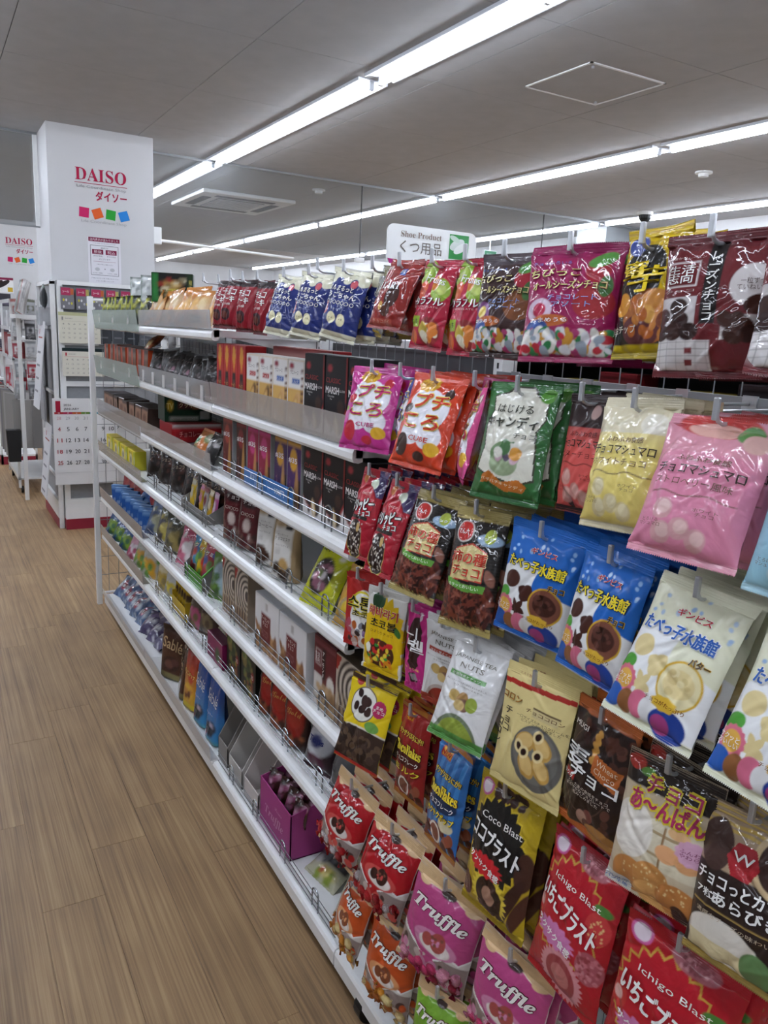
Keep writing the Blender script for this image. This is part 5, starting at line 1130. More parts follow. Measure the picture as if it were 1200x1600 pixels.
series(kraft('kr4', '', ['9c8462'], '', True), 'kraft_pouch', [1.61], 3, 'dark kraft pouch at the back beside the yellow bag', 'pouch', 'kraft pouches', x=.13)
yl = Bag('yl', .125, .175, .05, [('f', 'b8bc14'), ('e', 0, .42, .6, .27, '2a201a'), ('n', -.4, .25, .4, .6, 16, .1, .18, ['7a4a5a', 'a8a0a0', '3a2a24', '5a6a34', 'b07a8a'], 4), ('e', .62, .72, .14, .04, 'c8c4b0')], [('ムギチョコ', 0, .80, .75, .08, '2c2614', ol('b8bc14', .03))], 'film', 26, 34, base_org=True)
series(yl, 'chocolate_bag', [1.575], 3, 'bright yellow bag leaning over the wire fence', 'snack bag', 'yellow bags in the near bay', x=.0, tilt=-30, yaw=12)
series(yl, 'chocolate_bag', [1.47], 3, 'bright yellow bag standing behind the leaning one', 'snack bag', 'yellow bags in the near bay', x=.07, tilt=-22, yaw=5)
tn = Bag('tn', .11, .14, .035, [('f', 'b88a24'), ('e', .1, .62, .5, .14, 'b84a1c'), ('e', 0, .3, .55, .2, '8a8a84'), ('e', 0, .32, .45, .14, 'd0b030'), ('r', .1, .7, .7, .8, '4a2a14')], [('マンゴー', .2, .75, .4, .06, 'e0c870')], 'film', 18, 22, base_org=True)
series(tn, 'fruit_bag', [1.42], 3, 'golden yellow bag low beside the hanging Korean bags', 'snack bag', None, x=.01, tilt=-22, yaw=8)

# ---- second lowest shelf
rpk = Bag('rpk', .10, .135, .022, [('f', '8e1c22'), ('r', -1, .8, 1, 1, 'a83a3a'), ('e', 0, .45, .5, .2, 'b85a54')], (), 'film', 10, 12, base_org=True)
for i, y in enumerate(span(4.06, 3.35, 8)):
    rpk.put('red_pack', (X0 + .13, y, ROWZ[2] + .003), Euler((R(-14), 0, FRONT + R(35 + rg.uniform(-8, 8)))), 'red pack at the back of the far bay, %s from the end' % ORD[i], 'snack pack', 'red packs at the back')
bpk = Carton('bpk', .09, .022, .085, [('f', '2c5a9e'), ('r', -1, .8, 1, 1, '7aa0cc'), ('e', .1, .4, .5, .22, '6a96c8'), ('r', -.8, .1, .2, .2, 'b0c4dc')], side='3a66a6', top='86a8d0', nu=10, nv=10)
series(bpk, 'blue_pack', span(3.92, 3.24, 9), 2, 'thin blue pack in the far bay', 'snack pack', 'thin blue packs in the far bay', x=.05, yaw=45, jit=9)
for yy, cs, lb, tl in ((3.55, ['3a6ab4', '7aa0d0', '2a5090', 'c0ccd8'], 'blue and white crinkled bag lying before the blue packs', -45), (3.20, ['5a6a88', '8a8a70', '3a4a6a', 'b8b4a0'], 'grey blue crinkled bag near the bay joint', -25), (3.05, ['4a4a2c', 'a89a44', '2c2c34', '8a7a3a'], 'olive and gold bag in the middle bay', -18), (2.90, ['3a3a2c', '8a7a44', '54503a', 'a8a07a'], 'dark olive bag in the middle bay', -14), (2.74, ['a8405c', 'd0c8c8', 'c86a84', '8a3a48'], 'white and pink patterned bag in the middle bay', -20), (2.60, ['8a2a30', 'c8b8b0', '5a1c20', 'b86a60'], 'dark pink patterned bag in the middle bay', -16)):
    bz = Bag(lb, .13, .15, .04, [('f', cs[0]), ('n', -.9, .05, .9, .95, 16, .14, .32, cs, 4), ('e', 0, .45, .4, .14, cs[1])], [('おいしい', 0, .7, .5, .08, cs[1], B1)], 'film', 16, 18, base_org=True)
    series(bz, 'snack_bag', [yy], 2, lb, 'snack bag', None, x=.03, tilt=tl, yaw=20, jit=4)
tr2 = tag(empty('display_tray', (X0 + .02, 2.53, ROWZ[2])), 'bright green card display tray with colourful bags', 'tray')
gmat = plain('green_card', '4f9a2c', .5)
MB().box(0, -.10, 0, .16, .10, .003).obj('tray_panel', gm, tr2); MB().prism([(0, 0), (.16, 0), (.16, .15), (.12, .15), (0, .05)], -.103, -.1).obj('tray_panel', gm, tr2)
MB().prism([(0, 0), (.16, 0), (.16, .15), (.12, .15), (0, .05)], .1, .103).obj('tray_panel', gm, tr2); MB().box(-.002, -.103, 0, 0, .103, .05).obj('tray_panel', gmat, tr2)
MB().prism([(-.003, .047), (.12, .148), (.16, .148), (.16, .154), (.118, .154), (-.003, .053)], -.105, -.098).obj('tray_edge', gmat, tr2)
for i, cs in enumerate((['2f7aa8', '7ab04a', 'b83a2c', '3a9ab8'], ['c8a81c', 'b8321c', '4a8a3a', 'd8c84a'], ['a83a44', '6a8a4a', '3a5a9c', 'c87a84'])):
    bz = Bag('tb%d' % i, .085, .15, .03, [('f', cs[0]), ('n', -.9, .05, .9, .95, 16, .14, .3, cs, 4), ('r', -1, .8, 1, 1, cs[0])], [('グミ', 0, .72, .5, .1, 'e8e4d0', ol(cs[2], .04))], 'film', 14, 20, base_org=True)
    series(bz, 'gummy_bag', [2.60 - .06 * i], 2, 'colourful bag in the green tray, %s of three' % ORD[i], 'snack bag', 'bags in the green tray', x=.035, z=.005, tilt=-12, yaw=15)
gr = Bag('gr', .12, .15, .03, [('f', '5a7a34'), ('e', 0, .6, .7, .24, '8a9aa0'), ('n', -.8, .1, .8, .8, 16, .1, .22, ['6a9a3a', '9ab0b8', '3a5a2c', 'b8b88a'], 4), ('r', .4, .08, .9, .2, 'c8c8c0')], (), 'film', 16, 18, base_org=True)
series(gr, 'snack_bag', [2.33], 2, 'pale green bag beside the striped box', 'snack bag', None, x=.03, tilt=-12, yaw=20)
def zebra(ops2=()):
    o = [('f', 'b8aa98')]
    for k in range(9): o += [('e', .9, .62, 1.75 - .18 * k, .46 - .045 * k, '3a2e28' if k % 2 == 0 else 'c8bcac')]
    o += [('p', [(-1, .98), (-.55, .98), (-.85, .8), (-1, .8)], '9c2c24'), ('r', -1, 0, 1, .3, '7a6452')] + [('e', -.8 + .2 * k, .2, .07, .26, '4a3428' if k % 2 else 'a08868', -6) for k in range(9)]
    return o
zb = Carton('zb', .11, .14, .175, zebra(), [('プレッツェル', -.3, .35, .3, .04, 'd8d0c0')], side='8a7a68', top='463c30', nu=30, nv=40)
series(zb, 'striped_box', [2.20, 2.085], 2, 'brown striped box left of the white boxes', 'box', 'striped boxes', x=.03)
wbx = Carton('wbx', .168, .15, .160, [('f', 'd5d3d2'), ('n', -.85, .02, .9, .42, 60, .09, .13, ['a87a4a', '8a5c34', 'b88c5c', '7a4c2a'], 6, 2.8), ('r', -.45, .2, .35, .72, '6a1f22'), ('r', -.1, .8, .1, .93, 'a8a29e')], [('アーモンド\nチョコ', -.05, .6, .34, .16, 'd8c8c0', B1), ('サクサクの食感と\n香ばしいナッツを\n味わうお菓子', -.05, .38, .28, .14, 'a87a74')], side='cfcdcc', top='c4c6ca', side_texts=[('ロ\nー\nス\nト\nチ\nョ\nコ', 0, .52, .28, .8, '4a3c3a', B1)], nu=36, nv=36)
series(wbx, 'almond_box', [1.86, 1.687], 2, 'white box with dark red label and nuts', 'box', 'white almond boxes', x=.02)
nut = Carton('nut', .115, .06, .178, [('f', '5c1a20'), ('r', -1, 0, -.2, .48, 'cfcac4'), ('r', -.2, 0, 1, .4, 'a08464'), ('r', -.85, .62, -.35, .82, 'd0c8c4'), ('r', -.82, .63, -.38, .81, '5c1a20'), ('r', -.22, .45, .08, .88, '2a1414'), ('e', .55, .44, .34, .12, 'd0ccc4'), ('n', -.6, .03, .9, .34, 22, .16, .22, ['a88660', '8a6844', 'bc9c74'], 6, 1.4), ('r', -1, .9, 1, .95, '74343a')], [('生活\n志向', -.6, .72, .2, .14, W_), ('ア\nー\nモ\nン\nド', -.07, .66, .08, .36, W_, B1)], side='3a1418', top='4a161a', nu=24, nv=34)
series(nut, 'almond_box', [1.50], 2, 'maroon box with nuts and a white circle', 'box', None, x=.02)
series(zb, 'striped_box', [1.388], 2, 'brown striped box right of the maroon box', 'box', 'striped boxes', x=.02)

# ---- lowest shelf
def many(tbl, row, cat='snack bag'):
    for (nm, y, w, h, t, cs, lb, x, tilt, yaw, txt) in tbl:
        ex = []
        if txt: ex = [(txt[0], 0, .66, .8, .14, txt[1], ol(cs[0], .03))]
        bz = Bag(lb, w, h, t, [('f', cs[0]), ('n', -.9, .03, .9, .6, 14, .14, .32, cs, 4), ('r', -1, .86, 1, 1, cs[0]), ('e', 0, .36, .45, .16, cs[1]), ('e', .1, .3, .25, .1, cs[2])], ex, 'film', 18, 22, base_org=True)
        series(bz, nm, [y], row, lb, cat, None, x=x, tilt=tilt, yaw=yaw)
GB = ['1f4a84', '7a9a2c', '3a6a3c', '2a5f9c']
many([('snack_bag', 4.02, .13, .14, .035, GB, 'green and blue bag, first from the far end of the lowest shelf', .02, -30, 25, None),
      ('snack_bag', 3.86, .13, .14, .035, GB, 'green and blue bag, second from the far end of the lowest shelf', .02, -32, 25, None),
      ('snack_bag', 3.70, .13, .14, .035, GB, 'green and blue bag, third from the far end of the lowest shelf', .02, -30, 25, None),
      ('snack_bag', 3.54, .12, .13, .03, ['c08a98', 'd8ccd0', 'a84a64', '8a9a4a'], 'pale pink bag beside the mango bags', .02, -30, 25, None),
      ('snack_bag', 3.39, .13, .15, .035, ['b0b0a4', 'c8962a', '6a8a3a', 'd8d4c4'], 'white bag with mango picture, the farther one', .02, -22, 25, None),
      ('snack_bag', 3.24, .14, .16, .035, ['b4b4a8', 'd09c2a', '5a8a3a', 'd8d4c4'], 'white bag with mango picture, the nearer one', .02, -18, 25, None),
      ('snack_bag', 3.04, .13, .15, .035, ['c8bc94', 'b89a3a', '8a7a4a', 'd8d0b8'], 'cream and yellow bag at the left of the middle bay', .03, -14, 20, None),
      ('snack_bag', 2.92, .13, .14, .04, ['b8b8b4', 'c8b43a', '8a8a84', 'd0ccb8'], 'white crinkled bag in the middle bay', .03, -14, 20, None),
      ('snack_bag', 2.60, .11, .15, .035, ['4a3a2c', 'a84a6a', '6a5a3a', '8a7a54'], 'brown and pink bag in the middle bay', .03, -14, 20, None),
      ('snack_bag', 2.52, .11, .15, .035, ['3a2a22', '7a6a4a', '54402e', '8a7a54'], 'dark brown bag beside the grey tray side', .05, -10, 20, None)], 1)
yt = tag(empty('display_tray', (X0 + .03, 2.76, ROWZ[1])), 'yellow card tray of yellow and brown sachets', 'tray')
ymat = plain('yellow_card', 'b8981c', .5)
for b in ((0, -.085, 0, .12, .085, .003), (0, -.085, 0, .003, .085, .055), (.117, -.085, 0, .12, .085, .12), (0, -.088, 0, .12, -.085, .075), (0, .085, 0, .12, .088, .075)): MB().box(*b).obj('tray_panel', ymat, yt)
for i in range(5):
    sp = Bag('yt%d' % i, .07, .11, .016, [('f', 'b8981c'), ('r', -1, .55, 1, .8, '3a2418'), ('e', 0, .3, .5, .15, 'c8c0b0')], (), 'soft', 8, 12, base_org=True)
    series(sp, 'sachet', [2.825 - .033 * i], 1, 'yellow and brown sachet in the yellow tray, %s of five' % ORD[i], 'sachet', 'sachets in the yellow tray', x=.05, z=.004, tilt=-8, yaw=35)
mg = Carton('mg', .15, .12, .085, [('f', '7c1c4c'), ('e', .4, .4, .3, .3, '3f5a34'), ('e', -.3, .5, .3, .2, '8f2a5a')], [('チョコ', -.3, .5, .4, .2, 'c88aa8')], side='6f1844', top='4a1a30', nu=14, nv=10)
series(mg, 'magenta_box', [2.30], 1, 'magenta display box at the left of the near bay', 'box', None, x=.02)
fo = Bag('fo', .15, .10, .05, [('f', 'a8a48c'), ('n', -.9, .05, .9, .95, 24, .1, .22, ['8a9a4a', 'b85a64', 'd0ccb8', '6a6a4a'], 4)], (), 'film', 16, 14, base_org=True)
series(fo, 'foil_bag', [2.30], 1, 'crinkled foil bag on top of the magenta box', 'snack bag', None, x=.03, z=.087, tilt=-40)
pb = Carton('pb', .12, .10, .155, [('f', '14130f'), ('e', -.2, .66, .5, .16, '3a4a28'), ('n', -.7, .4, .5, .8, 12, .1, .2, ['5a6a34', '7a6a34', '2a3a1c', '8a8a4a'], 5), ('n', -.3, .1, .6, .4, 18, .07, .12, ['a8862c', '7a3a1c', '5a6a2c'], 6), ('e', .6, .5, .2, .1, '8a2424'), ('r', -1, .97, 1, 1, '6a6a64')], [('35', .6, .5, .14, .08, 'd8c8c0', B1), ('チョコ', 0, .25, .5, .1, 'b89a4a')], side='1a1916', top='20201c', nu=20, nv=24)
series(pb, 'black_box', [2.15, 2.02], 1, 'black box with green leaves', 'box', 'black leaf boxes', x=.03)
rch = Bag('rch', .095, .165, .04, [('f', '2a0f0e'), ('e', 0, .55, .78, .36, '8c1c18'), ('e', 0, .6, .6, .24, 'a02a20'), ('n', -.7, .06, .7, .28, 14, .12, .2, ['6a2a1c', '3a1a14', '8a4a2c', '4a5a2c'], 4), ('r', -1, .9, 1, 1, '1c0c0c')], [('\U0001D4D6\U0001D4F8\U0001D4F5\U0001D4ED', 0, .62, .6, .1, 'c88a4a')], 'film', 20, 26, stand=True, back='1c1212')
series(rch, 'chocolate_pouch', [1.89, 1.80, 1.70], 1, 'dark pouch with a red oval', 'pouch', 'dark pouches with red oval', x=.03, jit=4, yaw=18, far='black boxes')
sv = Bag('sv', .11, .15, .05, [('f', '3a2a30'), ('e', 0, .52, .9, .26, 'b4b6bc'), ('e', -.1, .5, .4, .1, '3a3f74'), ('r', -1, .8, 1, 1, '2a2226'), ('e', 0, .15, .6, .14, '4a1c34')], [('Tops', -.1, .5, .5, .12, '2c3470', B2)], 'film', 20, 24, base_org=True)
series(sv, 'silver_bag', [1.575], 1, 'silver and black bag beside the dark pouches', 'snack bag', None, x=.02, tilt=-18, yaw=15)
sv2 = Bag('sv2', .11, .15, .045, [('f', '2a2a2c'), ('e', .1, .5, .7, .2, '5a5c60'), ('r', -1, .85, 1, 1, '77797c')], (), 'film', 16, 20, base_org=True)
series(sv2, 'dark_bag', [1.45], 1, 'dark grey bag at the right end of the lowest shelf', 'snack bag', None, x=.03, tilt=-14, yaw=10)

# ---- base deck
BW = ['3a5278', 'a8b0bc', '8a2a34', '6a84a8', 'c4c6cc']
bw = Bag('bw', .13, .12, .05, [('f', BW[0]), ('n', -.9, .05, .9, .95, 26, .14, .3, BW, 4), ('*', 0, .5, .35, .2, 6, .2, '8a2430')], [('お菓子', 0, .5, .4, .14, 'd8d8dc', B1)], 'film', 14, 14, base_org=True)
PW2 = ['3a3054', 'b4b4c0', '6a5a84', 'c8c4cc', '4a2a4a']
pw = Bag('pw', .13, .12, .05, [('f', PW2[0]), ('n', -.9, .05, .9, .95, 24, .14, .3, PW2, 4)], [('ミルク', 0, .55, .4, .14, 'd8d8dc', B1)], 'film', 14, 14, base_org=True)
i = 0
for k, (pr_, n, ya, yb_) in enumerate(((bw, 5, 4.02, 3.50), (bw, 4, 3.98, 3.5), (pw, 3, 3.46, 3.20), (pw, 3, 3.44, 3.22))):
    for i_, y in enumerate(span(ya, yb_, n)):
        lay = k % 2
        pr_.put('biscuit_bag', (X0 + .06 + .06 * lay, y, .092 + .055 * lay), Euler((R(-48 + rg.uniform(-10, 10)), R(rg.uniform(-10, 10)), FRONT + R(15 + rg.uniform(-18, 18)))), ('blue and white' if pr_ is bw else 'purple and white') + ' crinkled bag in the %s heap layer, %s from the far end' % (['lower', 'upper'][lay], ORD[i_])  , 'snack bag', ('blue and white' if pr_ is bw else 'purple') + ' bags heaped on the base'); i += 1
sab = Bag('sab', .15, .215, .075, [('f', '4a2c1e'), ('r', -1, 0, 1, .14, '7a7048'), ('e', 0, .32, .62, .14, '3a2018'), ('e', -.15, .3, .34, .08, '6a4038'), ('e', .3, .36, .3, .07, '54302a'), ('r', -1, .9, 1, 1, '3a2218')], [('Sablé', 0, .68, .85, .2, 'b89a74', ol('3a2218', .02, rot=-6))], 'film', 24, 32, stand=True)
series(sab, 'biscuit_pouch', [2.93], 0, 'brown standing pouch lettered in tan script on the base', 'pouch', None, x=.03, yaw=26)
series(sab, 'biscuit_pouch', [2.775], 0, 'brown standing pouch half hidden behind the red and yellow one', 'pouch', None, x=.03, yaw=-14)
ry = Bag('ry', .11, .23, .07, [('f', '9c2a18'), ('g', .75, .2, 'c8962a'), ('r', -1, 0, 1, .12, 'c8b01c'), ('e', 0, .3, .7, .14, 'd0a02a'), ('n', -.5, .2, .5, .36, 8, .14, .2, ['6a3418', 'b8782c'], 4), ('r', -1, .9, 1, 1, '7a1c14'), ('e', .2, .6, .4, .16, 'b03a1c')], [('チョコチップ', 0, .6, .8, .08, 'e0c060', ol('6a1c10', .03, rot=-10))], 'film', 22, 30, stand=True, back='3a1c16')
series(ry, 'cookie_pouch', [2.655], 0, 'red and yellow standing pouch on the base', 'pouch', None, x=.025, yaw=8)
sb = Bag('sb', .115, .235, .07, [('f', '1f4a94'), ('g', .7, .1, '3a84b4'), ('r', -1, 0, 1, .07, '4a9aac'), ('e', -.1, .2, .6, .11, '1a1c24'), ('e', .3, .26, .45, .08, '2a2c34'), ('e', .15, .28, .3, .03, 'b8a8b8'), ('r', -.6, .4, .1, .47, '2a6ab0'), ('e', -.6, .1, .14, .04, 'a82a24')], [('Sablé', -.05, .68, .9, .17, 'c8ccd4', dict(rot=-8)), ('クッキー', -.2, .435, .5, .04, 'd0d8e4')], 'film', 22, 30, stand=True, back='1c3a74')
series(sb, 'cookie_pouch', [2.525, 2.385], 0, 'blue standing pouch with dark cookies on the base', 'pouch', 'blue pouches on the base', x=.025, yaw=3)
def tray(y, w, hgt, dpt, c_in, c_out, lb, front):
    t_ = tag(empty('display_tray', (X0 + .03, y, .0885)), lb, 'tray')
    mi = plain('card_' + c_out, c_out, .6); hw = w / 2
    MB().box(0, -hw, 0, dpt, hw, .003).obj('tray_panel', mi, t_)
    MB().box(0, -hw, 0, .003, hw, front).obj('front_panel', mi, t_)
    MB().box(dpt - .003, -hw, 0, dpt, hw, hgt).obj('back_panel', mi, t_)
    for s_ in (-hw, hw - .003): MB().prism([(0, 0), (dpt, 0), (dpt, hgt), (dpt * .45, hgt), (0, front)], s_, s_ + .003).obj('side_panel', mi, t_)
    return t_
tray(2.245, .09, .19, .15, '', '8a8580', 'grey brown open card tray beside the blue pouches', .07)
tray(2.125, .12, .185, .16, '', 'b9b5b0', 'pale grey open card tray in the near bay', .06)
tray(1.985, .12, .185, .16, '', 'c4bcb8', 'pale pinkish open card tray beside the magenta one', .06)
mt_ = tray(1.80, .22, .15, .15, '', 'a0397c', 'magenta truffle tray lettered in script on the base', .135)
p = Print(FLAT); p.text('\U0001D47B\U0001D493\U0001D496\U0001D487\U0001D487\U0001D48D\U0001D486', 0, .06, .13, .035, 'c88ab0'); p.text('\U0001D4DF\U0001D4FB\U0001D4F2\U0001D4F6\U0001D4EE', .03, .1, .05, .012, 'c88ab0')
p.obj(mt_, M['card'], 'lettering', (-.0008, 0, 0), (0, 0, FRONT))
ts = Bag('ts', .06, .07, .03, [('f', '4a2a24'), ('n', -.9, .05, .9, .95, 14, .2, .3, ['a04a74', '2a1814', 'c89ab0'], 4)], (), 'film', 8, 10, base_org=True)
for i in range(12): series(ts, 'truffle_sachet', [1.885 - .057 * (i % 4)], 0, 'small brown and pink sachet in the magenta tray, %s row, %s along' % (['front', 'middle', 'back'][i // 4], ORD[i % 4]), 'sachet', 'sachets in the magenta tray', x=.045 + .042 * (i // 4), z=.085, tilt=-14, yaw=20, jit=8)
ck = Bag('ck', .13, .14, .03, [('f', 'a8a68c'), ('r', -1, .35, 1, .75, '2a2a2a'), ('n', -.8, .3, .8, .8, 12, .12, .2, ['5a5c60', '1c1c1c', 'a8a8a8'], 4), ('e', .2, .2, .5, .1, 'b8a85a'), ('n', -.4, .05, .6, .25, 6, .1, .16, ['7a8a2c', 'a83a2c', 'c8b86a'], 5)], (), 'film', 16, 18, base_org=True)
series(ck, 'cheese_pack', [1.585], 0, 'pale pack with dark film lying beside the magenta tray', 'snack bag', None, x=.05, tilt=-62, yaw=10)
series(ck, 'cheese_pack', [1.50], 0, 'pale pack with dark film lying at the back of the base', 'snack bag', None, x=.12, tilt=-58, yaw=-10)
bp_ = Bag('bp', .12, .16, .05, [('f', '9a967c'), ('e', .1, .5, .7, .3, '141414'), ('r', -.2, .2, .9, .8, '1a1a1a')], (), 'film', 16, 18, base_org=True)
series(bp_, 'dark_pack', [1.41], 0, 'black pack with pale edge at the right end of the base', 'snack bag', None, x=.04, tilt=-30, yaw=15)

# ---- goods on the other side of the net, seen through it
os_ = tag(empty('shelf', (BACK + .03, .45, 1.30)), 'white shelf on the other side of the net', 'shelf', 'shelves on the other side of the rack')
MB().box(0, -.9, -.02, .33, .95, 0).obj('board', M['white'], os_); MB().box(.33, -.9, -.03, .345, .95, .004).obj('front_rail', M['rail'], os_)
OSC = [('8a1c20', 'c8b0a0'), ('7a181c', 'b89a4a'), ('5a1218', 'c8a890'), ('a8962a', '4a7a34'), ('8a7a24', 'c8b84a'), ('3a1a1c', '8a6a5a'), ('6a1c20', 'b8a090'), ('2a2426', '8a8480')]
for i, y in enumerate(span(1.34, -.2, 15)):  # boxes
    c1, c2 = OSC[(i * 3) % 8]
    k = Carton('os%d' % i, .095, .06, .09 + .02 * ((i * 7) % 3), [('f', c1), ('r', -.8, .6, .8, .75, c2), ('r', -.8, .3, .4, .4, c2), ('e', .4, .4, .3, .2, c2)], (), side=c1, nu=8, nv=8)
    k.put('snack_box', (BACK + .08, y, 1.30), (0, 0, FRONT), 'small box seen through the net, %s from the marshmallow boxes' % ORD[i], 'box', 'boxes seen through the net')
os2 = tag(empty('shelf', (BACK + .045, 2.1, 1.30)), 'white shelf on the other side of the net, far bays', 'shelf', 'shelves on the other side of the rack')
MB().box(0, -.68, -.02, .33, 1.04, 0).obj('board', M['white'], os2); MB().box(.33, -.68, -.03, .345, 1.04, .004).obj('front_rail', M['rail'], os2)
for zt in (1.465, 1.0, .70, .40):
    o2 = tag(empty('shelf', (BACK + .045, 1.8, zt)), 'white shelf on the other side of the net, %s' % {1.465: 'topmost', 1.0: 'second from top', .70: 'third from top', .40: 'fourth from top'}[zt], 'shelf', 'shelves on the other side of the rack')
    MB().box(0, -2.2, -.02, .33, 1.34, 0).obj('board', M['white'], o2)
tag(MB().box(BACK + .036, 1.40, .09, BACK + .040, 4.02, 1.445).obj('backing_board', plain('smoked_panel', '4a4c4f', .35)), 'smoky grey panel behind the net of the shelf bays', 'board')
bkp = tag(MB().box(BACK + .38, -.43, .09, BACK + .39, 3.95, 1.445).obj('backing_board', M['dark']), 'dark sheet added to hide the bright room behind the net', 'board')  # added dark sheet standing in for the dim interior seen through the net
# ================================================================== pillar display and the far left
pd_ = tag(empty('pillar_display', (0, 5.86, 0)), 'white panel frame with calendars standing against the pillar', 'display rack')
MB().box(.80, -.02, .0, .835, .02, 1.72).obj('frame_post', M['white'], pd_); MB().box(1.475, -.02, 0, 1.51, .02, 1.72).obj('frame_post', M['white'], pd_)
MB().box(.80, -.022, 1.70, 1.51, .022, 1.725).obj('frame_top', M['white'], pd_)
MB().box(.835, .005, .20, 1.475, .015, 1.70).obj('back_panel', plain('grey_pegboard', '8a8c8f', .6, noise=.05, nscale=40), pd_)
for z in (.42, .66, 1.02, 1.30): MB().box(.835, -.012, z, 1.475, .005, z + .035).obj('cross_rail', M['white'], pd_)
MB().box(.799, -.026, .075, 1.511, .03, .22).obj('base_box', M['white'], pd_); MB().box(.797, -.032, .0, 1.513, .03, .075).obj('red_skirting', M['red'], pd_)
# side of the same display along the pillar flank
ps_ = tag(empty('pillar_display', (.78, 5.88, 0)), 'white side frame with hanging sheets on the pillar flank', 'display rack')
for y in (.0, .70): MB().box(-.02, y, 0.0, .012, y + .03, 1.72).obj('frame_post', M['white'], ps_)
MB().box(-.02, 0, 1.70, .012, .73, 1.725).obj('frame_top', M['white'], ps_)
MB().box(-.002, .03, .2, .006, .70, 1.70).obj('back_panel', plain('grey_side_panel', '8f9194', .6), ps_)
for z in (.35, .62, .95, 1.40): MB().box(-.016, .03, z, .0, .70, z + .02).obj('cross_rail', M['white'], ps_)
MB().box(-.024, 0.012, 0, .012, .735, .075).obj('red_skirting', M['red'], ps_)
MB().box(-.023, 0.012, .075, .012, .732, .2).obj('base_box', M['white'], ps_)

def sheet(name, w, h, hexc, loc, rot, lab, cat, pfun=None, th=.004, group=None):
    b = MB().box(-w/2, -th/2, -h, w/2, th/2, 0)
    o = link(name, mesh(name, b.v, b.f, M['paper'], [lin(hexc)] * len(b.v)), None, loc, rot); tag(o, lab, cat, group)
    if pfun:
        p = Print(lambda x, z: np.full(np.shape(x), -th/2 - .0003)); pfun(p); p.obj(o, M['paper'], 'calendar_print')
    return o
def calgrid(p, w, z0, dz, nums, size, red='a82a3a', k='4a4a4c', cols=4):
    for r_, row in enumerate(nums):
        for c_, n in enumerate(row):
            x = -w/2 + w * (c_ + .5) / cols
            n = str(n); p.text(n, x, z0 - r_ * dz, size * (.55 if len(n) == 1 else 1.05), size * .85, red if c_ == 0 else k, bold=.015)
def big_cal(p):
    p.text('1', -.105, -.055, .022, .062, 'a02038', bold=.03); p.text('2026', -.055, -.042, .035, .011, '5a5a5c', bold=.02); p.text('JANUARY', -.035, -.065, .075, .016, '4a4a4c', bold=.02)
    for k, c in enumerate(('a83a40', 'a83a58', 'b8603a', '6a8a44', '4a8a9a', '5a6aa0', '6a4a8a')):
        p.rect(-.125 + .036 * k, -.098, -.125 + .036 * (k + 1), -.085, c)
    for c_, d_ in enumerate('日月火水木金土'): p.text(d_, -.107 + .036 * c_, -.0915, .008, .008, 'e0e0e0')
    calgrid(p, .25, -.115, .0, [(28, 29, 30, 31, 1, 2, 3)], .017, 'c8a0a8', 'a8a8aa', 7)
    calgrid(p, .25, -.19, .073, [(4, 5, 6, 7, 8, 9, 10), (11, 12, 13, 14, 15, 16, 17), (18, 19, 20, 21, 22, 23, 24), (25, 26, 27, 28, 29, 30, 31)], .021, cols=7)
    p.rect(-.125, -.535, .125, -.533, 'b0b0b2')
# the big calendar shows four columns beside the post: widen it so the rest goes behind the post
def big_cal2(p):
    p.text('1', -.175, -.055, .03, .075, 'a02038', bold=.03); p.text('2026', -.115, -.045, .05, .014, '5a5a5c', bold=.02); p.text('JANUARY', -.09, -.074, .10, .018, '4a4a4c', bold=.02)
    for k, c in enumerate(('a83a40', 'a83a58', 'b8603a', '6a8a44', '4a8a9a', '5a6aa0', '6a4a8a')):
        p.rect(-.20 + .0575 * k, -.108, -.20 + .0575 * (k + 1), -.093, c)
    for c_, d_ in enumerate('日月火水木金土'): p.text(d_, -.171 + .0575 * c_, -.1005, .010, .010, 'e0e0e0')
    calgrid(p, .4025, -.135, .0, [(28, 29, 30, 31, 1, 2, 3)], .026, 'c8a0a8', 'a8a8aa', 7)
    calgrid(p, .4025, -.21, .078, [(4, 5, 6, 7, 8, 9, 10), (11, 12, 13, 14, 15, 16, 17), (18, 19, 20, 21, 22, 23, 24), (25, 26, 27, 28, 29, 30, 31)], .032, cols=7)
    p.rect(-.20, -.515, .20, -.513, 'b8b8ba')
sheet('wall_calendar', .42, .60, 'd6d6d6', (.937, 5.75, .945), (0, 0, 0), 'large white January calendar with red sundays on the pillar display', 'calendar', big_cal2, .008)
def small_cal(head, red, h=.2):
    def f(p):
        p.rect(-.135, -.022, .135, 0, head); p.text('1', -.11, -.042, .010, .022, red); p.text('JANUARY', -.07, -.042, .05, .009, '7a7a7a')
        p.text('2026', .1, -.042, .03, .010, '8a8a8a'); p.rect(-.12, -.06, .12, -.0585, red if red != '8a8a86' else 'b0ac98')
        for r_ in range(4):
            for c_ in range(7): p.text(str(4 + r_ * 7 + c_), -.105 + .035 * c_, -.078 - .030 * r_, .013, .010, '7a7a78')
    return f
sheet('wall_calendar', .27, .205, 'cfccbc', (.93, 5.80, 1.52), (0, 0, 0), 'cream calendar with pale green header on the pillar display', 'calendar', small_cal('b4b48c', '8a8a86'))
sheet('wall_calendar', .27, .19, 'd0cdbf', (.945, 5.80, 1.283), (0, 0, 0), 'cream calendar with black header on the pillar display', 'calendar', small_cal('1f2a2c', 'b03a48'))
sheet('wall_calendar', .28, .20, 'd0cec8', (1.28, 5.80, 1.30), (0, 0, 0), 'white calendar partly seen through the far bay of the rack', 'calendar', small_cal('b8b8b4', 'b03a48'))
sheet('wall_calendar', .26, .25, 'c8c8c6', (1.25, 5.80, .80), (0, 0, 0), 'white calendar low on the display behind the yellow boxes', 'calendar', lambda p: (p.text('9 10', -.05, -.06, .1, .03, '6a6a6c')))
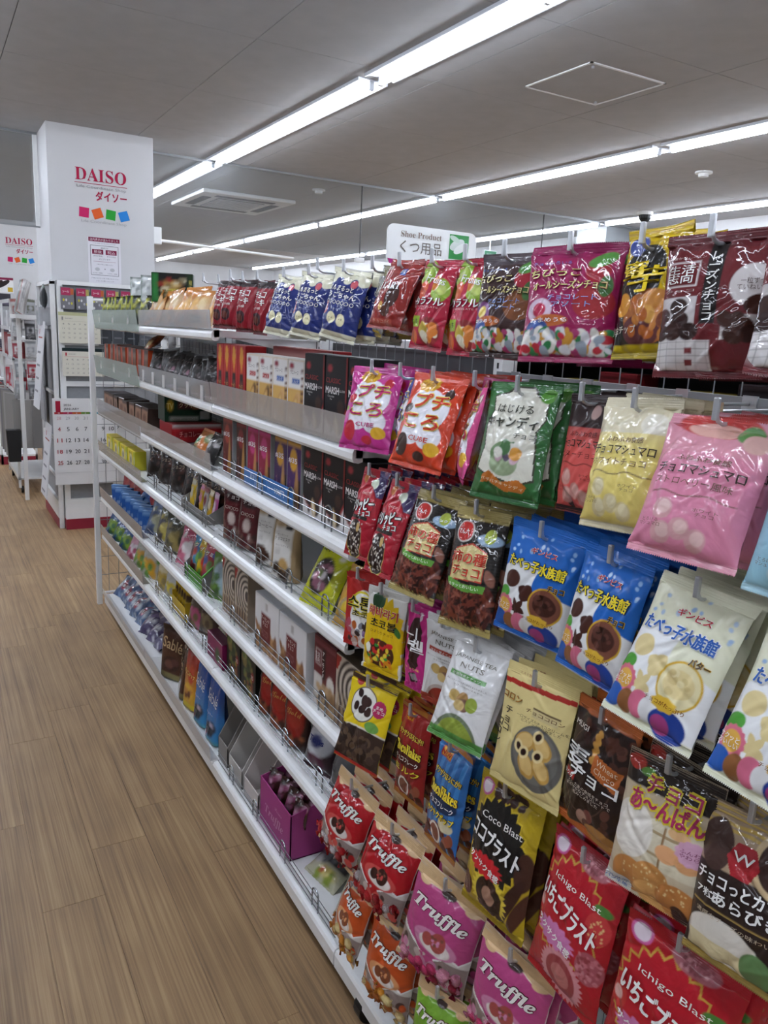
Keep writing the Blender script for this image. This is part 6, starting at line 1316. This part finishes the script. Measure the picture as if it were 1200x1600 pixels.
sheet('wall_calendar', .26, .20, 'c4c4c4', (1.25, 5.80, .52), (0, 0, 0), 'blank white card low on the pillar display', 'calendar')
# carded goods on top of the display
for i in range(6):
    x = .862 + i * .098
    def cf(p, i=i):
        p.rect(-.04, -.055, .02, -.005, 'a83a5c'); p.rect(.02, -.05, .04, -.01, ['b8623a', 'a8a05a'][i % 2]); p.text('シール', -.01, -.03, .04, .014, 'e8d8dc', bold=.02)
        for q in range(5): p.ell(-.025 + .017 * (q % 4), -.085 - .022 * (q // 2) , .006, .009, ['c8c04a', 'd0d0d0', 'b0b0b4'][q % 3])
    sheet('sticker_card', .085, .145, '77777c', (x, 5.83, 1.685), (0, 0, 0), 'grey hanging card with pink header, %s from the display post' % ORD[i], 'card', cf, .006, 'hanging cards on the pillar display')
for i in range(5):
    sheet('dark_card', .085, .17, ['3a3c40', '46484c', '2c2e32', '505256', '3c3e44'][i], (1.10 + i * .092, 5.835, 1.475), (0, 0, 0), 'dark grey hanging pack behind the far bay, %s from the calendars' % ORD[i], 'card', lambda p: (p.rect(-.03, -.06, .03, -.03, '8a8c90'), p.rect(-.03, -.12, .02, -.11, '6a6c70')), .01, 'dark packs on the pillar display')
# hanging sheets on the flank
for i, (y, z, h_) in enumerate(((5.98, 1.45, .60), (5.95, .74, .52))):
    def sf(p, h_=h_):
        p.text('1', -.05, -.07, .02, .035, 'a83a40'); p.rect(-.1, -.115, .1, -.105, 'a85a50')
        for r_ in range(4): p.rect(-.1, -.22 - .09 * r_, .06, -.205 - .09 * r_, '8a8a90')
    sheet('hanging_calendar', .30, h_, 'd4d5d8', (.722 + .01 * i, y + .06, z), (R(-6), 0, FRONT), 'white hanging calendar on the pillar flank, %s one' % ('upper' if i == 0 else 'lower'), 'calendar', sf, .006)
sheet('grey_sheet', .20, .66, '9c9ea2', (.745, 6.42, 1.38), (0, 0, FRONT), 'grey sheet hanging behind the upper white calendar', 'sheet')
# tall pack and black brush pack at the top of the flank
bk = Bag('brush', .10, .17, .05, [('f', '2c3032'), ('r', -1, .86, 1, 1, '2f6a4c'), ('s', 6, '4a4e50')], (), 'film', 14, 16, base_org=True)
bk.put('brush_pack', (.735, 6.02, 1.53), (0, 0, FRONT), 'black pack with green top high on the pillar flank', 'pack')
wb = Carton('wbk', .14, .08, .12, [('f', 'b8babc'), ('r', -.9, .1, .9, .8, '8f9496')], (), side='b4b6b8', nu=8, nv=8)
wb.put('clear_box', (.735, 6.05, 1.425), (0, 0, FRONT), 'pale grey box under the black pack on the flank', 'box')

# ---- racks farther down the left
rk = tag(empty('shop_rack', (.62, 7.2, 0)), 'white rack with small goods beyond the pillar', 'display rack')
for x in (0, .30):
    for y in (0, .9): MB().box(x, y, 0.05, x + .02, y + .02, 1.60).obj('frame_post', M['white'], rk)
for z in (.12, .86, 1.12, 1.36): MB().box(0, 0, z, .32, .92, z + .015).obj('rack_shelf', M['white'], rk)
for z in (.12, .86, 1.12, 1.36, 1.58): MB().box(-.004, 0, z, .004, .92, z + .03).obj('rack_rail', M['rail'], rk)
MB().box(.30, 0, .15, .305, .92, 1.58).obj('rack_back', M['grey'], rk)
for x in (.03, .29):
    for y in (.04, .86): MB().tube([(x - .01, y, .03), (x + .01, y, .03)], .03, 12).obj('caster', M['black'], rk)
RG = [('b03040', 'small red pack'), ('c8cacc', 'white pack'), ('a8aaac', 'silver pack'), ('2a2e3a', 'dark blue pack'), ('b8babc', 'pale grey pack'), ('8a3a3c', 'dull red pack'), ('d0d2d4', 'white card pack'), ('6a6c70', 'grey pack')]
rq = random.Random(5)
q = 0
for z, nm in ((.875, 'lower'), (1.135, 'middle'), (1.375, 'upper')):
    for k in range(7):
        c, nm2 = RG[(q * 3 + k) % 8]
        h_ = rq.uniform(.12, .2)
        ct = Carton('rg%d' % q, .10, .06, h_, [('f', c), ('r', -.7, .3, .7, .6, 'c0c2c4'), ('r', -.7, .7, .5, .8, '8a8c90')], (), side=c, nu=6, nv=6)
        ct.put('small_pack', (.655 + rq.uniform(0, .03), 7.28 + k * .118, z), (0, 0, FRONT + R(30 + rq.uniform(-10, 10))), '%s on the %s rack shelf beyond the pillar, %s along' % (nm2, nm, ORD[k]), 'pack', 'packs on the rack beyond the pillar'); q += 1
for k in range(5):
    sheet('hanging_sheet', .18, .55, ['8d8b88', '9a9896', '85827e', '77767a', 'a5a3a0'][k], (.60, 7.25 + k * .17, .84), (0, 0, FRONT + R(25)), 'grey clear-bagged sheet hanging low on the far rack, %s along' % ORD[k], 'sheet', None, .01, 'grey sheets on the far rack')
for k in range(4):
    wp = Bag('wrap%d' % k, .09, .26, .03, [('f', ['a8a4a2', '8a4a4a', '6a6c5a', 'b0b2b4'][k]), ('s', 4, ['c0bebc', 'b0888a', '9a9a8a', '8a9098'][k]), ('n', -.8, .1, .8, .9, 10, .1, .2, ['d0d0d0', '7a7a7a'], 3)], (), 'film', 10, 16, base_org=True)
    wp.put('wrapped_roll', (.66, 6.78 + k * .09, 1.50), Euler((0, R(22), FRONT + R(30))), 'slanted clear-wrapped pack leaning on the rack top, %s of four' % ORD[k], 'pack', 'slanted packs on the rack top')
tr_ = tag(empty('pack_tray', (.62, 6.72, 1.46)), 'white wire tray carrying the slanted packs', 'tray')
MB().box(0, 0, 0, .16, .45, .03).obj('tray_base', M['white'], tr_); MB().box(0.02, .2, -1.46, .05, .23, 0).obj('tray_post', M['white'], tr_)
# packs hung on the end of that rack, facing down the aisle
EP = [[('a8a4a0', '8a4a44'), ('b4b6b8', '6a6c5a'), ('9c8f88', 'c8cacc')], [('c4c6c8', '8f9294'), ('3a3c40', 'b4b6ba'), ('aeb0b2', 'd0d2d4')], [('8f2c38', 'd0d0d0'), ('c6c8ca', '9a9ca0'), ('b8babc', '2f3338')],
      [('7a7d80', 'c0c2c4'), ('a02c3a', 'd4d4d4'), ('2a3040', 'c0c4cc')], [('8c8e90', 'b0b2b4'), ('54565a', 'a8aaac'), ('262c3c', 'b8bcc6')]]
RWN = ['top', 'second', 'third', 'fourth', 'lowest']
for r_, row in enumerate(EP):
    for c_, (c1, c2) in enumerate(row):
        hh = rq.uniform(.135, .16)
        bq = Bag('ep%d%d' % (r_, c_), .085, hh, .022, [('f', c1), ('r', -1, .82, 1, 1, c2), ('r', -.7, .3, .7, .62, c2), ('e', 0, .46, .4, .12, c1), ('n', -.7, .08, .7, .25, 8, .06, .12, [c2, '9a9a9c'], 3)], (), 'film', 10, 14)
        bq.put('hanging_pack', (.665 + c_ * .098 + rq.uniform(-.006, .006), 7.165 - .012 * (c_ % 2), 1.60 - r_ * .165), Euler((R(rq.uniform(-14, -4)), R(rq.uniform(-5, 5)), R(rq.uniform(-14, 14)))), 'small grey toned pack on the rack end beyond the pillar, %s row, %s along' % (RWN[r_], ORD[c_]), 'pack', 'packs hung on the rack end')
for c_ in range(4):
    sheet('hanging_sheet', .095, .40, ['8d8b88', '9c9a97', '7f7d7b', 'a09e9c'][c_], (.645 + c_ * .072, 7.16 - .012 * c_, .80), (R(-3), 0, R(8 - 5 * c_)), 'long grey sheet on the rack end below the packs, %s along' % ORD[c_], 'sheet', None, .006, 'grey sheets on the rack end')
MB().prism([(-.045, .30), (.045, .30), (.055, .56), (-.055, .56)], -.05, .05).obj('hanging_bin', M['black'], rk, (-.03, -.10, 0))
# seal display with dark slatted front
sd = tag(empty('seal_display', (1.02, 11.6, 0)), 'tall dark slatted stamp display with a white header', 'display rack')
MB().box(-1.0, 0, 0, .0, .25, 1.75).obj('cabinet', plain('stamp_cabinet', '2c2a33', .4), sd)
for k in range(44): MB().box(-.98, -.012, .10 + k * .036, -.02, 0, .124 + k * .036).obj('slat', plain('stamp_slat_%d' % k, '4a4654' if k % 3 else '565064', .35), sd)
MB().box(-1.0, -.02, 1.76, .04, .0, 1.95).obj('header', M['white'], sd)
p = Print(lambda x, z: np.full(np.shape(x), -.0205)); p.rect(-1.0, 1.92, .04, 1.95, '7d2344'); p.text('認印', -.36, 1.85, .17, .10, '2a2a2c', bold=.02)
p.ell(-.17, 1.86, .10, .03, '3a2422', 30); p.ell(-.09, 1.865, .10, .03, '2a2224', 30); p.rect(-.03, 1.775, .03, 1.83, 'c8a83a'); p.obj(sd, M['card'], 'header_print')
br2 = tag(empty('shop_rack', (.60, 8.7, 0)), 'white rack with red packs at the far left', 'display rack')
for x in (0, .32): MB().box(x, 0, 0.0, x + .02, .02, 1.3).obj('frame_post', M['white'], br2); MB().box(x, 2.2, 0.0, x + .02, 2.22, 1.3).obj('frame_post', M['white'], br2)
for z in (.08, .45, .85, 1.25): MB().box(0, 0, z, .34, 2.22, z + .02).obj('rack_shelf', M['white'], br2)
MB().box(0, 0, 0, .34, 2.22, .08).obj('red_skirting', M['red'], br2)
for z, nm in ((.47, 'lower'), (.87, 'upper')):
    for k in range(10):
        c = ['b03038', 'c8c8c8', '9a2c34', 'd0d0d0', '5a3a3c'][(k + int(z * 10)) % 5]
        ct = Carton('fr%s%d' % (nm, k), .14, .1, .25, [('f', c), ('r', -.7, .4, .7, .6, 'd0d0d0')], (), side=c, nu=4, nv=4)
        ct.put('small_box', (.70, 8.85 + k * .21, z), (0, 0, FRONT), 'box on the %s shelf of the far left rack, %s along' % (nm, ORD[k]), 'box', 'boxes on the far left rack')

# ---- next rack over, under the shoe sign
nr = tag(empty('shop_rack', (2.10, 0, 0)), 'white rack of the next aisle standing behind the sweets rack', 'display rack')
for y in (.2, 1.7, 3.1, 4.6): MB().box(.40, y, 0, .44, y + .03, 1.5).obj('frame_post', M['white'], nr)
for z in (.1, .5, .85, 1.2): MB().box(.02, .2, z, .40, 4.63, z + .025).obj('rack_shelf', M['white'], nr); MB().box(0, .2, z - .01, .02, 4.63, z + .028).obj('rack_rail', M['rail'], nr)
MB().box(.44, .2, .1, .45, 4.63, 1.45).obj('back_panel', M['grey'], nr)
for z, nm in ((.526, 'low'), (.876, 'middle'), (1.226, 'high')):
    for k in range(12):
        c = ['6a5a4a', 'a8aaac', '3a4a6a', '8a7a5a', '54565a', 'b09a7a'][(k * 5 + int(z * 10)) % 6]
        ct = Carton('nr%s%d' % (nm, k), .28, .2, .12 + .03 * ((k * 7) % 4), [('f', c), ('r', -.6, .4, .3, .65, 'c8c8c4')], (), side=c, nu=4, nv=4)
        ct.put('shoe_box', (2.26, .42 + k * .36, z), (0, 0, FRONT), 'plain box on the %s shelf of the next aisle, %s along' % (nm, ORD[k]), 'box', 'boxes of the next aisle')
